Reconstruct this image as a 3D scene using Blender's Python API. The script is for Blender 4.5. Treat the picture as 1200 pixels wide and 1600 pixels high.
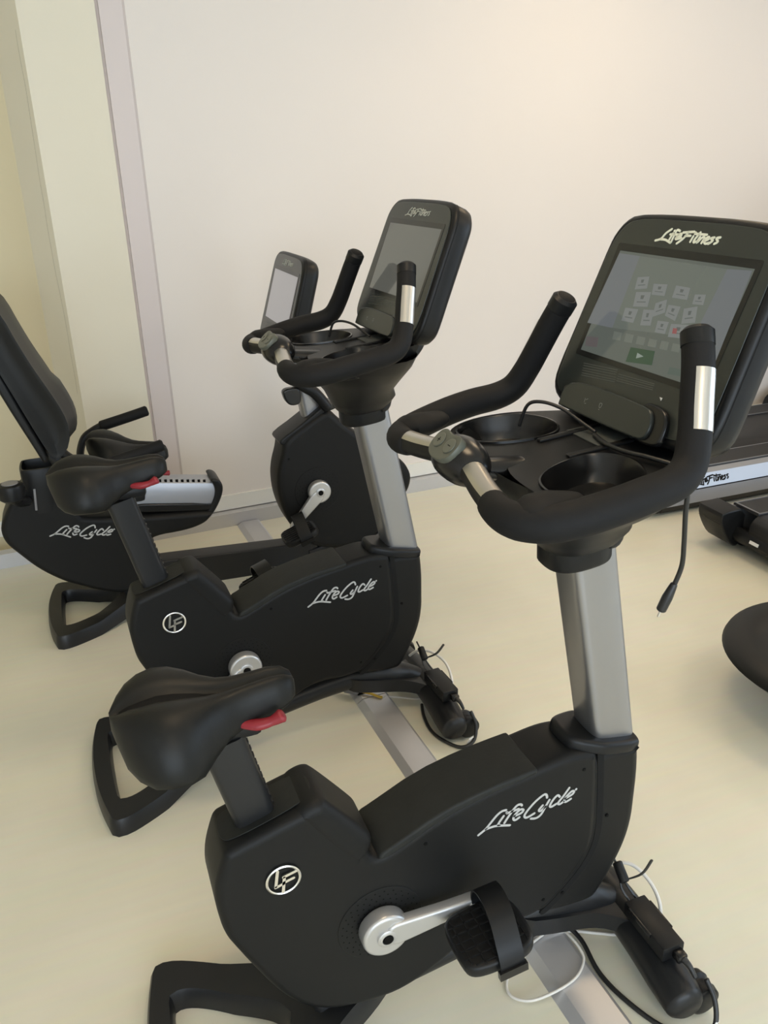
import bpy, bmesh, math, random
import numpy as np
from mathutils import Vector, Matrix
from mathutils.geometry import delaunay_2d_cdt
random.seed(4)
SC = bpy.context.scene
for o in list(bpy.data.objects):
    bpy.data.objects.remove(o)
COL = SC.collection
D2R = math.pi / 180

# ------------------------------------------------------------------ camera
cam = bpy.data.cameras.new('camera')
cam_o = bpy.data.objects.new('camera', cam)
COL.objects.link(cam_o)
yaw, pit, rol = 69.48 * D2R, 22.852 * D2R, 1.389 * D2R
fwd = Vector((math.cos(yaw) * math.cos(pit), math.sin(yaw) * math.cos(pit), -math.sin(pit)))
rgt = Vector((math.sin(yaw), -math.cos(yaw), 0))
dwn = fwd.cross(rgt)
r_ = math.cos(rol) * rgt + math.sin(rol) * dwn
d_ = -math.sin(rol) * rgt + math.cos(rol) * dwn
R3 = Matrix((r_, -d_, -fwd)).transposed()
cam_o.matrix_world = Matrix.Translation((-0.387, -1.173, 1.688)) @ R3.to_4x4()
cam.sensor_fit = 'VERTICAL'
cam.sensor_height = 36.0
cam.lens = 1297.3 / 1600 * 36.0
cam.clip_start = 0.02
SC.camera = cam_o

# ------------------------------------------------------------------ world, light, exposure
w = bpy.data.worlds.new('daylight')
SC.world = w
w.use_nodes = True
w.node_tree.nodes['Background'].inputs[0].default_value = (0.80, 0.90, 1.0, 1)
w.node_tree.nodes['Background'].inputs[1].default_value = 1.0
SC.view_settings.view_transform = 'Standard'
SC.view_settings.look = 'None'
SC.view_settings.exposure = -0.04
SC.view_settings.gamma = 1.0
SC.view_settings.use_curve_mapping = False
SC.cycles.max_bounces = 8
SC.cycles.diffuse_bounces = 5
SC.cycles.use_denoising = True


def area(name, loc, target, sx, sy, power, color):
    l = bpy.data.lights.new(name, 'AREA')
    l.shape = 'RECTANGLE'
    l.size, l.size_y, l.energy, l.color = sx, sy, power, color
    o = bpy.data.objects.new(name, l)
    COL.objects.link(o)
    o.location = loc
    o.rotation_euler = (Vector(target) - Vector(loc)).to_track_quat('-Z', 'Y').to_euler()
    return o


# daylight through the windows of the wall to the right and the wall behind the photographer
area('daylight_side', (5.10, -1.6, 1.65), (0, -1.6, 1.45), 4.2, 1.7, 75, (0.62, 0.80, 1.0))
area('daylight_behind', (-0.4, -4.90, 1.65), (-0.4, 0, 1.2), 5.0, 1.7, 170, (0.75, 0.875, 1.0))

# ------------------------------------------------------------------ materials
MATS = {}


def mat(name, col, rough=0.5, metal=0.0, spec=0.5, bump=0.0, bscale=400.0, vary=0.0, vscale=6.0, emit=None, estr=0.0, coat=0.0):
    if name in MATS:
        return MATS[name]
    m = bpy.data.materials.new(name)
    m.use_nodes = True
    nt = m.node_tree
    b = nt.nodes['Principled BSDF']
    b.inputs['Base Color'].default_value = (*col, 1)
    b.inputs['Roughness'].default_value = rough
    b.inputs['Metallic'].default_value = metal
    b.inputs['Specular IOR Level'].default_value = spec
    b.inputs['Coat Weight'].default_value = coat
    if emit:
        b.inputs['Emission Color'].default_value = (*emit, 1)
        b.inputs['Emission Strength'].default_value = estr
    tc = nt.nodes.new('ShaderNodeTexCoord')
    if vary:
        n = nt.nodes.new('ShaderNodeTexNoise')
        n.inputs['Scale'].default_value = vscale
        n.inputs['Detail'].default_value = 5
        nt.links.new(tc.outputs['Object'], n.inputs['Vector'])
        mx = nt.nodes.new('ShaderNodeMix')
        mx.data_type = 'RGBA'
        mx.inputs[6].default_value = tuple(c * (1 - vary) for c in col) + (1,)
        mx.inputs[7].default_value = tuple(min(1, c * (1 + vary)) for c in col) + (1,)
        nt.links.new(n.outputs['Fac'], mx.inputs[0])
        nt.links.new(mx.outputs[2], b.inputs['Base Color'])
    if bump:
        n2 = nt.nodes.new('ShaderNodeTexNoise')
        n2.inputs['Scale'].default_value = bscale
        n2.inputs['Detail'].default_value = 2
        nt.links.new(tc.outputs['Object'], n2.inputs['Vector'])
        bp = nt.nodes.new('ShaderNodeBump')
        bp.inputs['Strength'].default_value = bump
        bp.inputs['Distance'].default_value = 0.002
        nt.links.new(n2.outputs['Fac'], bp.inputs['Height'])
        nt.links.new(bp.outputs['Normal'], b.inputs['Normal'])
    MATS[name] = m
    return m


M_SHELL = mat('black_textured_plastic', (0.0078, 0.0080, 0.0079), 0.50, spec=0.22, bump=0.10, bscale=700)
M_PAD = mat('black_rubber_pad', (0.017, 0.018, 0.0165), 0.60, spec=0.25, bump=0.2, bscale=120, vary=0.25, vscale=25)
M_GLOSS = mat('black_glossy_plastic', (0.007, 0.007, 0.0075), 0.26, spec=0.45)
M_SATIN = mat('black_satin_plastic', (0.0078, 0.0082, 0.0088), 0.40, spec=0.27)
M_FRAME = mat('black_painted_steel', (0.011, 0.0115, 0.0125), 0.40, spec=0.4, bump=0.05, bscale=500)
M_FOAM = mat('black_foam_grip', (0.0088, 0.0088, 0.0092), 0.66, spec=0.22, bump=0.15, bscale=900)
M_SADDLE = mat('black_saddle_vinyl', (0.0072, 0.0075, 0.0068), 0.46, spec=0.27, bump=0.08, bscale=500)
M_GROOVE = mat('black_matt_groove', (0.008, 0.008, 0.008), 0.8, spec=0.2)
M_POST = mat('silver_anodised_aluminium', (0.34, 0.34, 0.35), 0.36, metal=0.85)
M_CHROME = mat('chrome', (0.86, 0.85, 0.82), 0.25, metal=1.0)
M_STRIP = mat('brushed_steel_sensor', (0.60, 0.57, 0.52), 0.30, metal=1.0)
M_CRANK = mat('silver_paint', (0.56, 0.56, 0.56), 0.36, metal=0.7)
M_RED = mat('red_plastic', (0.23, 0.013, 0.022), 0.40)
M_WHITE = mat('white_print', (0.72, 0.72, 0.71), 0.5)
M_PRINT = mat('light_grey_print', (0.47, 0.47, 0.46), 0.5)
M_LOGO = mat('cream_logo_print', (0.72, 0.76, 0.66), 0.4)
M_DIMLOGO = mat('grey_logo_print', (0.42, 0.44, 0.40), 0.4)
M_HOLE = mat('dark_hole', (0.004, 0.004, 0.004), 0.7, spec=0.1)
M_FACE = mat('console_glass_face', (0.030, 0.035, 0.032), 0.26, spec=0.45)
M_OLIVE = mat('grey_green_button_pad', (0.088, 0.094, 0.075), 0.40)
M_CABLE = mat('black_cable', (0.012, 0.012, 0.012), 0.4)
M_WCABLE = mat('white_cable', (0.72, 0.70, 0.66), 0.4)
M_YCABLE = mat('yellow_cable', (0.65, 0.42, 0.05), 0.45)
M_GREYDISC = mat('mid_grey_plastic', (0.22, 0.22, 0.23), 0.45)
M_TREADSIDE = mat('silver_painted_rail', (0.40, 0.41, 0.44), 0.38, metal=0.6)
M_BELT = mat('black_running_belt', (0.014, 0.014, 0.015), 0.55, bump=0.2, bscale=900)
M_STEEL = mat('pale_steel_duct', (0.60, 0.60, 0.62), 0.40, metal=0.55, vary=0.04, vscale=4)
M_WALL = mat('cream_wall_paint', (0.775, 0.725, 0.68), 0.7, spec=0.25, bump=0.06, bscale=160, vary=0.02, vscale=1.6)
M_PILLAR = mat('pale_yellow_pillar_paint', (0.77, 0.725, 0.60), 0.7, spec=0.25, bump=0.06, bscale=160, vary=0.03, vscale=2)
M_WALLSHADE = mat('shaded_recess_wall', (0.66, 0.585, 0.40), 0.7, spec=0.25, bump=0.06, bscale=160, vary=0.04, vscale=1.2)  # shade and yellow bounce light of the recess put into the wall colour
M_STRIPW = mat('white_casing_paint', (0.68, 0.615, 0.60), 0.55, spec=0.3)
M_CEIL = mat('white_ceiling_paint', (0.78, 0.76, 0.72), 0.8)
M_SKIRT = mat('white_skirting_paint', (0.80, 0.79, 0.74), 0.45)
M_WINFRAME = mat('white_window_frame', (0.75, 0.75, 0.74), 0.4)
M_LAMP = mat('lamp_diffuser', (0.9, 0.85, 0.75), 0.5, emit=(1.0, 0.745, 0.47), estr=12.5)


def floor_material():
    m = bpy.data.materials.new('cream_vinyl_floor')
    m.use_nodes = True
    nt = m.node_tree
    b = nt.nodes['Principled BSDF']
    tc = nt.nodes.new('ShaderNodeTexCoord')
    n1 = nt.nodes.new('ShaderNodeTexNoise'); n1.inputs['Scale'].default_value = 2.2; n1.inputs['Detail'].default_value = 6
    n2 = nt.nodes.new('ShaderNodeTexNoise'); n2.inputs['Scale'].default_value = 90; n2.inputs['Detail'].default_value = 3
    mp = nt.nodes.new('ShaderNodeMapping'); mp.inputs['Scale'].default_value = (1, 14, 1); mp.inputs['Rotation'].default_value = (0, 0, 0.5)
    n3 = nt.nodes.new('ShaderNodeTexNoise'); n3.inputs['Scale'].default_value = 3.0; n3.inputs['Detail'].default_value = 8
    nt.links.new(tc.outputs['Object'], n1.inputs['Vector'])
    nt.links.new(tc.outputs['Object'], n2.inputs['Vector'])
    nt.links.new(tc.outputs['Object'], mp.inputs['Vector'])
    nt.links.new(mp.outputs['Vector'], n3.inputs['Vector'])
    r = nt.nodes.new('ShaderNodeValToRGB')
    r.color_ramp.elements[0].position = 0.3; r.color_ramp.elements[0].color = (0.705, 0.675, 0.545, 1)
    r.color_ramp.elements[1].position = 0.7; r.color_ramp.elements[1].color = (0.785, 0.755, 0.62, 1)
    nt.links.new(n1.outputs['Fac'], r.inputs['Fac'])
    mx = nt.nodes.new('ShaderNodeMix'); mx.data_type = 'RGBA'; mx.blend_type = 'MULTIPLY'
    mx.inputs[0].default_value = 0.10
    nt.links.new(r.outputs['Color'], mx.inputs[6]); nt.links.new(n3.outputs['Color'], mx.inputs[7])
    nt.links.new(mx.outputs[2], b.inputs['Base Color'])
    rr = nt.nodes.new('ShaderNodeMapRange'); rr.inputs[3].default_value = 0.24; rr.inputs[4].default_value = 0.42
    nt.links.new(n3.outputs['Fac'], rr.inputs[0]); nt.links.new(rr.outputs[0], b.inputs['Roughness'])
    bp = nt.nodes.new('ShaderNodeBump'); bp.inputs['Strength'].default_value = 0.03
    nt.links.new(n2.outputs['Fac'], bp.inputs['Height']); nt.links.new(bp.outputs['Normal'], b.inputs['Normal'])
    b.inputs['Specular IOR Level'].default_value = 0.45
    return m


M_FLOOR = floor_material()

# ------------------------------------------------------------------ mesh helpers


def cap_faces(V, f):
    """split a large flat polygon into clean triangles"""
    P = [Vector(V[i]) for i in f]
    n = Vector((0, 0, 0))
    for i in range(len(P)):
        n += P[i - 1].cross(P[i])
    if n.length < 1e-12:
        return []
    n.normalize()
    u = n.orthogonal().normalized(); v = n.cross(u)
    r = delaunay_2d_cdt([Vector((p.dot(u), p.dot(v))) for p in P], [], [list(range(len(P)))], 1, 1e-6)
    ids = []
    h0 = sum(p.dot(n) for p in P) / len(P)
    for q, src in zip(r[0], r[3]):
        if src:
            ids.append(f[src[0]])
        else:
            V.append(u * q[0] + v * q[1] + n * h0)
            ids.append(len(V) - 1)
    return [tuple(ids[i] for i in t) for t in r[2]]


def obj(name, verts, faces, m, parent=None, smooth=True, angle=40, **props):
    me = bpy.data.meshes.new(name)
    verts = [Vector(v) for v in verts]
    small = [f for f in faces if len(f) <= 4]
    caps = []
    for f in faces:
        if len(f) > 4:
            caps += cap_faces(verts, list(f))
    me.from_pydata([tuple(v) for v in verts], [], small + caps)
    me.update()
    bm = bmesh.new(); bm.from_mesh(me)
    bm.faces.ensure_lookup_table()
    for i, f in enumerate(bm.faces):
        f.smooth = smooth and i < len(small)
    bmesh.ops.remove_doubles(bm, verts=bm.verts, dist=2e-6)
    bmesh.ops.recalc_face_normals(bm, faces=bm.faces)
    bm.to_mesh(me); bm.free()
    me.materials.append(m)
    if smooth:
        me.set_sharp_from_angle(angle=angle * D2R)
    o = bpy.data.objects.new(name, me)
    COL.objects.link(o)
    if parent:
        o.parent = parent
    for k, v in props.items():
        o[k] = v
    return o


def thing(name, label, cat, loc=(0, 0, 0), rz=0.0, group=None):
    o = bpy.data.objects.new(name, None)
    o.empty_display_size = 0.1
    COL.objects.link(o)
    o.location = loc
    o.rotation_euler = (0, 0, rz)
    o['label'] = label
    o['category'] = cat
    if group:
        o['group'] = group
    return o


def tag(o, label, cat, group=None):
    o['label'] = label; o['category'] = cat
    if group:
        o['group'] = group
    return o


def chaikin(p, n=2, closed=True):
    p = [Vector(q) for q in p]
    for _ in range(n):
        q = []
        if closed:
            for i in range(len(p)):
                a, b = p[i], p[(i + 1) % len(p)]
                q += [a * .75 + b * .25, a * .25 + b * .75]
        else:
            q.append(p[0])
            for i in range(len(p) - 1):
                a, b = p[i], p[i + 1]
                q += [a * .75 + b * .25, a * .25 + b * .75]
            q.append(p[-1])
        p = q
    return p


def catmull(p, n=6, closed=False):
    p = [Vector(q) for q in p]
    out = []
    N = len(p)
    rng = range(N) if closed else range(N - 1)
    for i in rng:
        if closed:
            a, b, c, d = p[(i - 1) % N], p[i], p[(i + 1) % N], p[(i + 2) % N]
        else:
            a, b, c, d = p[max(i - 1, 0)], p[i], p[i + 1], p[min(i + 2, N - 1)]
        for k in range(n):
            t = k / n
            out.append(0.5 * ((2 * b) + (c - a) * t + (2 * a - 5 * b + 4 * c - d) * t * t + (3 * b - a - 3 * c + d) * t ** 3))
    if not closed:
        out.append(p[-1])
    return out


def inset(poly, d):
    """offset an outline inward by d; a point stops where it would come closer than d to another edge"""
    P = np.array([(p[0], p[1]) for p in poly], float)
    nx = np.roll(P, -1, 0)
    ar = (P[:, 0] * nx[:, 1] - nx[:, 0] * P[:, 1]).sum()
    s = 1.0 if ar > 0 else -1.0
    E = nx - P
    L = np.maximum(np.hypot(E[:, 0], E[:, 1]), 1e-9)
    N = np.stack([-E[:, 1], E[:, 0]], 1) / L[:, None] * s
    M = N + np.roll(N, 1, 0)
    ml = np.hypot(M[:, 0], M[:, 1])
    M = np.where(ml[:, None] > 1e-6, M / np.maximum(ml, 1e-9)[:, None], N)
    k = np.minimum(1.4, 1 / np.maximum(0.3, (M * N).sum(1)))
    M = M * k[:, None]
    if d <= 0:
        return [tuple(q) for q in P + M * d]
    hi = np.full(len(P), d); lo = np.zeros(len(P))

    def ok(t):
        Q = P + M * t[:, None]
        V = Q[:, None, :] - P[None]
        u = np.clip((V * E[None]).sum(2) / (L ** 2)[None], 0, 1)
        D = np.hypot(V[:, :, 0] - u * E[None, :, 0], V[:, :, 1] - u * E[None, :, 1]).min(1)
        return D >= t * .93 - 1e-6
    good = ok(hi)
    if not good.all():
        for _ in range(9):
            mid = (lo + hi) / 2
            g = ok(mid)
            lo = np.where(g, mid, lo); hi = np.where(g, hi, mid)
        t = np.where(good, d, lo)
    else:
        t = hi
    return [tuple(q) for q in P + M * t[:, None]]


def solid(rings, close=True):
    """rings: list of equal-length 3D loops -> verts, faces with end caps"""
    V, F = [], []
    n = len(rings[0])
    for r in rings:
        V += [Vector(q) for q in r]
    for i in range(len(rings) - 1):
        for j in range(n):
            k = (j + 1) % n
            F.append((i * n + j, i * n + k, (i + 1) * n + k, (i + 1) * n + j))
    if close:
        F.append(tuple(range(n - 1, -1, -1)))
        b = (len(rings) - 1) * n
        F.append(tuple(range(b, b + n)))
    return V, F


def XZ(y):
    return lambda p: Vector((p[0], y, p[1]))


def XY(z):
    return lambda p: Vector((p[0], p[1], z))


def rounded(poly, lo, hi, r, place, segs=4, r2=None):
    """extrude a 2D outline from lo to hi with rounded rims. place(p, h)->3D"""
    r2 = r if r2 is None else r2
    prof = []
    for i in range(segs + 1):
        a = math.pi / 2 * i / segs
        prof.append((lo + r * (1 - math.sin(a)), r * (1 - math.cos(a))))
    prof = [(lo, r + .0015)] + prof[::-1]
    for i in range(segs + 1):
        a = math.pi / 2 * i / segs
        prof.append((hi - r2 + r2 * math.sin(a), r2 * (1 - math.cos(a))))
    prof.append((hi, r2 + .0015))
    rings = []
    for h, d in prof:
        rings.append([place(p, h) for p in (inset(poly, d) if d > 1e-6 else poly)])
    return solid(rings)


def slab(name, poly, hw, r, m, parent, y0=0.0, smooth_n=2, **k):
    poly = chaikin([(p[0], p[1]) for p in poly], smooth_n) if smooth_n else [Vector(p) for p in poly]
    V, F = rounded(poly, y0 - hw, y0 + hw, r, lambda p, h: Vector((p[0], h, p[1])), **k)
    return obj(name, V, F, m, parent)


def prism(name, poly, z0, z1, r, m, parent, smooth_n=2, place=None, **k):
    poly = chaikin([(p[0], p[1]) for p in poly], smooth_n) if smooth_n else [Vector(p) for p in poly]
    V, F = rounded(poly, z0, z1, r, place or (lambda p, h: Vector((p[0], p[1], h))), **k)
    return obj(name, V, F, m, parent)


def ellipse(cx, cy, rx, ry, n=32):
    return [(cx + rx * math.cos(2 * math.pi * i / n), cy + ry * math.sin(2 * math.pi * i / n)) for i in range(n)]


def rrect(cx, cy, w, h, r, n=5):
    out = []
    for sx, sy, a0 in ((1, 1, 0), (-1, 1, 90), (-1, -1, 180), (1, -1, 270)):
        for i in range(n + 1):
            a = (a0 + 90 * i / n) * D2R
            out.append((cx + sx * (w / 2 - r) + r * math.cos(a), cy + sy * (h / 2 - r) + r * math.sin(a)))
    return out


def frames(P):
    T = []
    for i in range(len(P)):
        t = P[min(i + 1, len(P) - 1)] - P[max(i - 1, 0)]
        T.append(t.normalized())
    u = T[0].orthogonal().normalized()
    out = []
    for i, t in enumerate(T):
        u = (u - t * u.dot(t)).normalized()
        out.append((t, u, t.cross(u)))
    return out


def tube_geo(P, R, n=14, flat=None, up=None, cap=True):
    """tube along points P with radius R (float or list); flat=(dir, factor) squashes along dir"""
    P = [Vector(p) for p in P]
    if not isinstance(R, (list, tuple)):
        R = [R] * len(P)
    fr = frames(P)
    rings = []

    def ring(c, f, r):
        t, u, v = f
        L = []
        for j in range(n):
            a = 2 * math.pi * j / n
            q = (u * math.cos(a) + v * math.sin(a)) * r
            if flat:
                d = Vector(flat[0]).normalized()
                q = q - d * q.dot(d) * (1 - flat[1])
            L.append(c + q)
        return L
    if cap:
        for k in (0.25, 0.6, 0.9):
            rings.append(ring(P[0] - fr[0][0] * R[0] * 0.5 * (1 - k) ** 1.2 if True else P[0], fr[0], R[0] * math.sqrt(1 - (1 - k) ** 2)))
    for c, f, r in zip(P, fr, R):
        rings.append(ring(c, f, r))
    if cap:
        for k in (0.9, 0.6, 0.25):
            rings.append(ring(P[-1] + fr[-1][0] * R[-1] * 0.5 * (1 - k) ** 1.2, fr[-1], R[-1] * math.sqrt(1 - (1 - k) ** 2)))
    return solid(rings)


def tube(name, P, R, m, parent, n=14, sm=5, flat=None, **props):
    if sm:
        Q = catmull(P, sm)
        if isinstance(R, (list, tuple)):
            RR = []
            for i in range(len(P) - 1):
                for k in range(sm):
                    RR.append(R[i] + (R[i + 1] - R[i]) * k / sm)
            RR.append(R[-1]); R = RR
    else:
        Q = [Vector(p) for p in P]
    V, F = tube_geo(Q, R, n, flat)
    return obj(name, V, F, m, parent, **props)


def patch(name, P, r, centre, half_deg, th, m, parent, n=12):
    """a curved strip hugging a tube: centred on world direction centre"""
    P = [Vector(p) for p in P]
    V, F = [], []
    c = Vector(centre)
    for i, p in enumerate(P):
        t = (P[min(i + 1, len(P) - 1)] - P[max(i - 1, 0)]).normalized()
        a = (c - t * c.dot(t)).normalized(); b = t.cross(a)
        for rr in (r, r + th):
            for j in range(n + 1):
                g = (-half_deg + 2 * half_deg * j / n) * D2R
                V.append(p + (a * math.cos(g) + b * math.sin(g)) * rr)
    k = 2 * (n + 1)
    for i in range(len(P) - 1):
        for j in range(n):
            for off in (0, n + 1):
                A = i * k + off + j
                F.append((A, A + 1, A + k + 1, A + k))
        for e in (0, n):
            A = i * k + e; B = A + n + 1
            F.append((A, B, B + k, A + k))
    for i in (0, len(P) - 1):
        for j in range(n):
            A = i * k + j
            F.append((A, A + 1, A + n + 2, A + n + 1))
    return obj(name, V, F, m, parent)


def box_geo(c, s, rot=None):
    V = []
    for x in (-.5, .5):
        for y in (-.5, .5):
            for z in (-.5, .5):
                q = Vector((x * s[0], y * s[1], z * s[2]))
                if rot:
                    q = rot @ q
                V.append(Vector(c) + q)
    F = [(0, 1, 3, 2), (4, 6, 7, 5), (0, 4, 5, 1), (2, 3, 7, 6), (0, 2, 6, 4), (1, 5, 7, 3)]
    return V, F


def box(name, c, s, m, parent=None, rot=None, bev=0.004, **props):
    V, F = box_geo(c, s, rot)
    o = obj(name, V, F, m, parent, smooth=False, **props)
    if bev:
        bm = bmesh.new(); bm.from_mesh(o.data)
        bmesh.ops.bevel(bm, geom=list(bm.edges) + list(bm.verts), offset=bev, segments=2, affect='EDGES', profile=0.5)
        bm.to_mesh(o.data); bm.free()
        o.data.polygons.foreach_set('use_smooth', [True] * len(o.data.polygons))
        o.data.set_sharp_from_angle(angle=35 * D2R)
    return o


def cyl(name, c, axis, r, length, m, parent, n=28, bev=0.003, **props):
    """solid disc centred at c along axis, softened rim"""
    a = Vector(axis).normalized(); u = a.orthogonal().normalized(); v = a.cross(u)
    prof = [(-length / 2, r - bev), (-length / 2 + bev, r), (length / 2 - bev, r), (length / 2, r - bev)]
    rings = []
    for h, rr in prof:
        rings.append([Vector(c) + a * h + (u * math.cos(2 * math.pi * j / n) + v * math.sin(2 * math.pi * j / n)) * rr for j in range(n)])
    V, F = solid(rings)
    return obj(name, V, F, m, parent, **props)


def lathe(name, c, axis, prof, m, parent, n=28):
    a = Vector(axis).normalized(); u = a.orthogonal().normalized(); v = a.cross(u)
    rings = [[Vector(c) + a * h + (u * math.cos(2 * math.pi * j / n) + v * math.sin(2 * math.pi * j / n)) * max(rr, 1e-4) for j in range(n)] for h, rr in prof]
    V, F = solid(rings)
    return obj(name, V, F, m, parent)


def ribbon_geo(strokes, wdt, place, th=0.0008):
    """flat pen strokes: 2D polylines widened to wdt; place(p, h)->3D"""
    V, F = [], []
    for s in strokes:
        P = catmull([(*q, 0) for q in s], 4) if len(s) > 2 else [Vector((*q, 0)) for q in s]
        # rounded pen ends
        L, Rr = [], []
        for i, p in enumerate(P):
            t = (P[min(i + 1, len(P) - 1)] - P[max(i - 1, 0)])
            if t.length < 1e-9:
                t = Vector((1, 0, 0))
            t.normalize()
            nn = Vector((-t[1], t[0], 0)) * wdt / 2
            if i == 0:
                L.append(p - t * wdt * .4 + nn * .5); Rr.append(p - t * wdt * .4 - nn * .5)
            L.append(p + nn); Rr.append(p - nn)
            if i == len(P) - 1:
                L.append(p + t * wdt * .4 + nn * .5); Rr.append(p + t * wdt * .4 - nn * .5)
        b = len(V)
        n = len(L)
        for h in (0, th):
            V += [place(q, h) for q in L] + [place(q, h) for q in Rr]
        for i in range(n - 1):
            F.append((b + i, b + i + 1, b + n + i + 1, b + n + i))
            o = b + 2 * n
            F.append((o + i, o + n + i, o + n + i + 1, o + i + 1))
            F.append((b + i, o + i, o + i + 1, b + i + 1))
            F.append((b + n + i, b + n + i + 1, o + n + i + 1, o + n + i))
        for i in (0, n - 1):
            o = b + 2 * n
            F.append((b + i, b + n + i, o + n + i, o + i))
    return V, F


LIFECYCLE = [[(268,515),(258,515),(247,508),(234,494),(224,483),(208,473)],[(224,482),(235,483),(249,482),(278,473)],[(263,502),(251,485),(255,482)],[(269,508),(270,509)],[(303,514),(300,518),(292,518),(283,509),(272,494),(265,483)],[(270,506),(296,508)],[(286,493),(301,495),(307,501),(301,505),(292,500),(285,489),(289,482),(299,486)],[(360,514),(358,522),(351,524),(333,513),(316,496),(310,485),(316,479),(333,484)],[(351,498),(343,489),(347,485),(359,493)],[(366,507),(357,491),(348,475),(337,470),(325,473)],[(390,506),(384,512),(374,503),(368,491),(372,487),(383,491)],[(411,522),(399,506),(387,492),(391,487),(400,491)],[(402,497),(418,502),(423,508),(418,511),(408,504),(401,494),(405,488),(417,492)],[(427,512),(428,513)]]
LIFEFITNESS = [[(51,142),(62,134),(69,124),(82,120)],[(69,123),(56,123),(41,119)],[(44,135),(47,124)],[(43,139),(42,140)],[(29,140),(37,141),(39,130),(40,120)],[(50,133),(28,134)],[(32,129),(22,132),(24,136),(31,131),(31,126),(19,129)],[(20,138),(-6,141)],[(7,140),(14,128),(25,119)],[(12,133),(-1,134)],[(-8,134),(-6,124)],[(-9,139),(-10,140)],[(-21,141),(-14,128),(-15,124),(-20,126)],[(-9,138),(-38,138)],[(-24,134),(-22,124),(-30,133),(-35,133),(-33,124)],[(-38,128),(-46,132),(-43,135),(-37,129),(-42,124),(-50,126)],[(-57,135),(-50,133),(-56,130),(-49,124)],[(-70,136),(-62,134),(-68,129),(-62,125)]]
BANDS = {'band_l': [(169, 93), (107, 93), (103, -43), (182, -46)], 'panel': [(107, 93), (-115, 92), (-116, -23), (103, -43)], 'band_r': [(-115, 92), (-166, 95), (-173, -57), (-103, -52)]}
CARDS = [[(89, 55), (59, 60), (53, 39), (84, 33)], [(40, 49), (5, 52), (1, 32), (34, 30)], [(-17, 53), (-52, 53), (-56, 33), (-19, 32)], [(-69, 44), (-93, 47), (-97, 30), (-72, 28)], [(77, 29), (38, 34), (32, 8), (70, 3)], [(15, 17), (-9, 27), (-17, 5), (9, -7)], [(-18, 19), (-48, 20), (-49, -5), (-20, 0)], [(-58, 18), (-86, 26), (-95, 0), (-66, -7)], [(89, -2), (53, 0), (52, -25), (86, -26)], [(39, 2), (12, 5), (5, -22), (31, -26)], [(-8, -11), (-36, -9), (-38, -30), (-12, -31)], [(-43, -11), (-83, -6), (-88, -29), (-48, -33)]]
ICONS = [[(94, -48), (71, -47), (67, -61), (90, -63)], [(59, -46), (37, -45), (34, -60), (56, -61)], [(26, -45), (5, -44), (2, -58), (23, -59)], [(-6, -44), (-26, -43), (-30, -56), (-9, -57)], [(-37, -42), (-56, -41), (-59, -55), (-40, -56)], [(-66, -41), (-85, -40), (-88, -53), (-69, -54)]]
UI = {'green': [(32, -67), (-31, -62), (-38, -86), (30, -94)], 'photo': [(167, -71), (131, -67), (125, -85), (161, -89)], 'btn': [(-82, -80), (-111, -78), (-114, -89), (-83, -92)], 'arrow': [(9, -73), (-10, -76), (7, -83)], 'red': [(-52, -17), (-62, -16), (-65, -25), (-55, -26)]}
PRINT = [[(143, -117), (43, -109)], [(141, -121), (42, -113)], [(140, -126), (41, -117)], [(139, -130), (39, -122)], [(137, -135), (38, -126)], [(136, -139), (37, -130)], [(36, -115), (-61, -111)], [(35, -119), (-62, -114)], [(35, -123), (-62, -118)], [(34, -127), (-63, -121)]]
TRI = [(-86, -128), (-93, -128), (-92, -133)]

# ------------------------------------------------------------------ the room
WANG = math.atan2(2.841 - 2.731, 1.425 + 0.846)
WO = Vector((-0.846, 2.731, 0))
WD = Vector((math.cos(WANG), math.sin(WANG), 0))
WN = Vector((-WD[1], WD[0], 0))


def wp(s, off, z):
    return WO + WD * s + WN * off + Vector((0, 0, z))


def wall_prism(name, plan, z0, z1, m, kind='structure', parent=None, bev=0):
    """plan: (along wall, into wall) outline"""
    V, F = solid([[wp(a, b, z) for a, b in plan] for z in (z0, z1)])
    o = obj(name, V, F, m, parent, smooth=False)
    if kind:
        o['kind'] = kind
    return o


H = 3.0
o = obj('floor', [(-4, -5, 0), (5.2, -5, 0), (5.2, 4, 0), (-4, 4, 0), (-4, -5, -.1), (5.2, -5, -.1), (5.2, 4, -.1), (-4, 4, -.1)],
        [(0, 1, 2, 3), (4, 5, 6, 7), (0, 1, 5, 4), (1, 2, 6, 5), (2, 3, 7, 6), (3, 0, 4, 7)], M_FLOOR, smooth=False, kind='structure')
o = obj('ceiling', [(-4, -5, H), (5.2, -5, H), (5.2, 4, H), (-4, 4, H), (-4, -5, H + .1), (5.2, -5, H + .1), (5.2, 4, H + .1), (-4, 4, H + .1)],
        [(0, 1, 2, 3), (4, 5, 6, 7), (0, 1, 5, 4), (1, 2, 6, 5), (2, 3, 7, 6), (3, 0, 4, 7)], M_CEIL, smooth=False, kind='structure')
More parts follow.
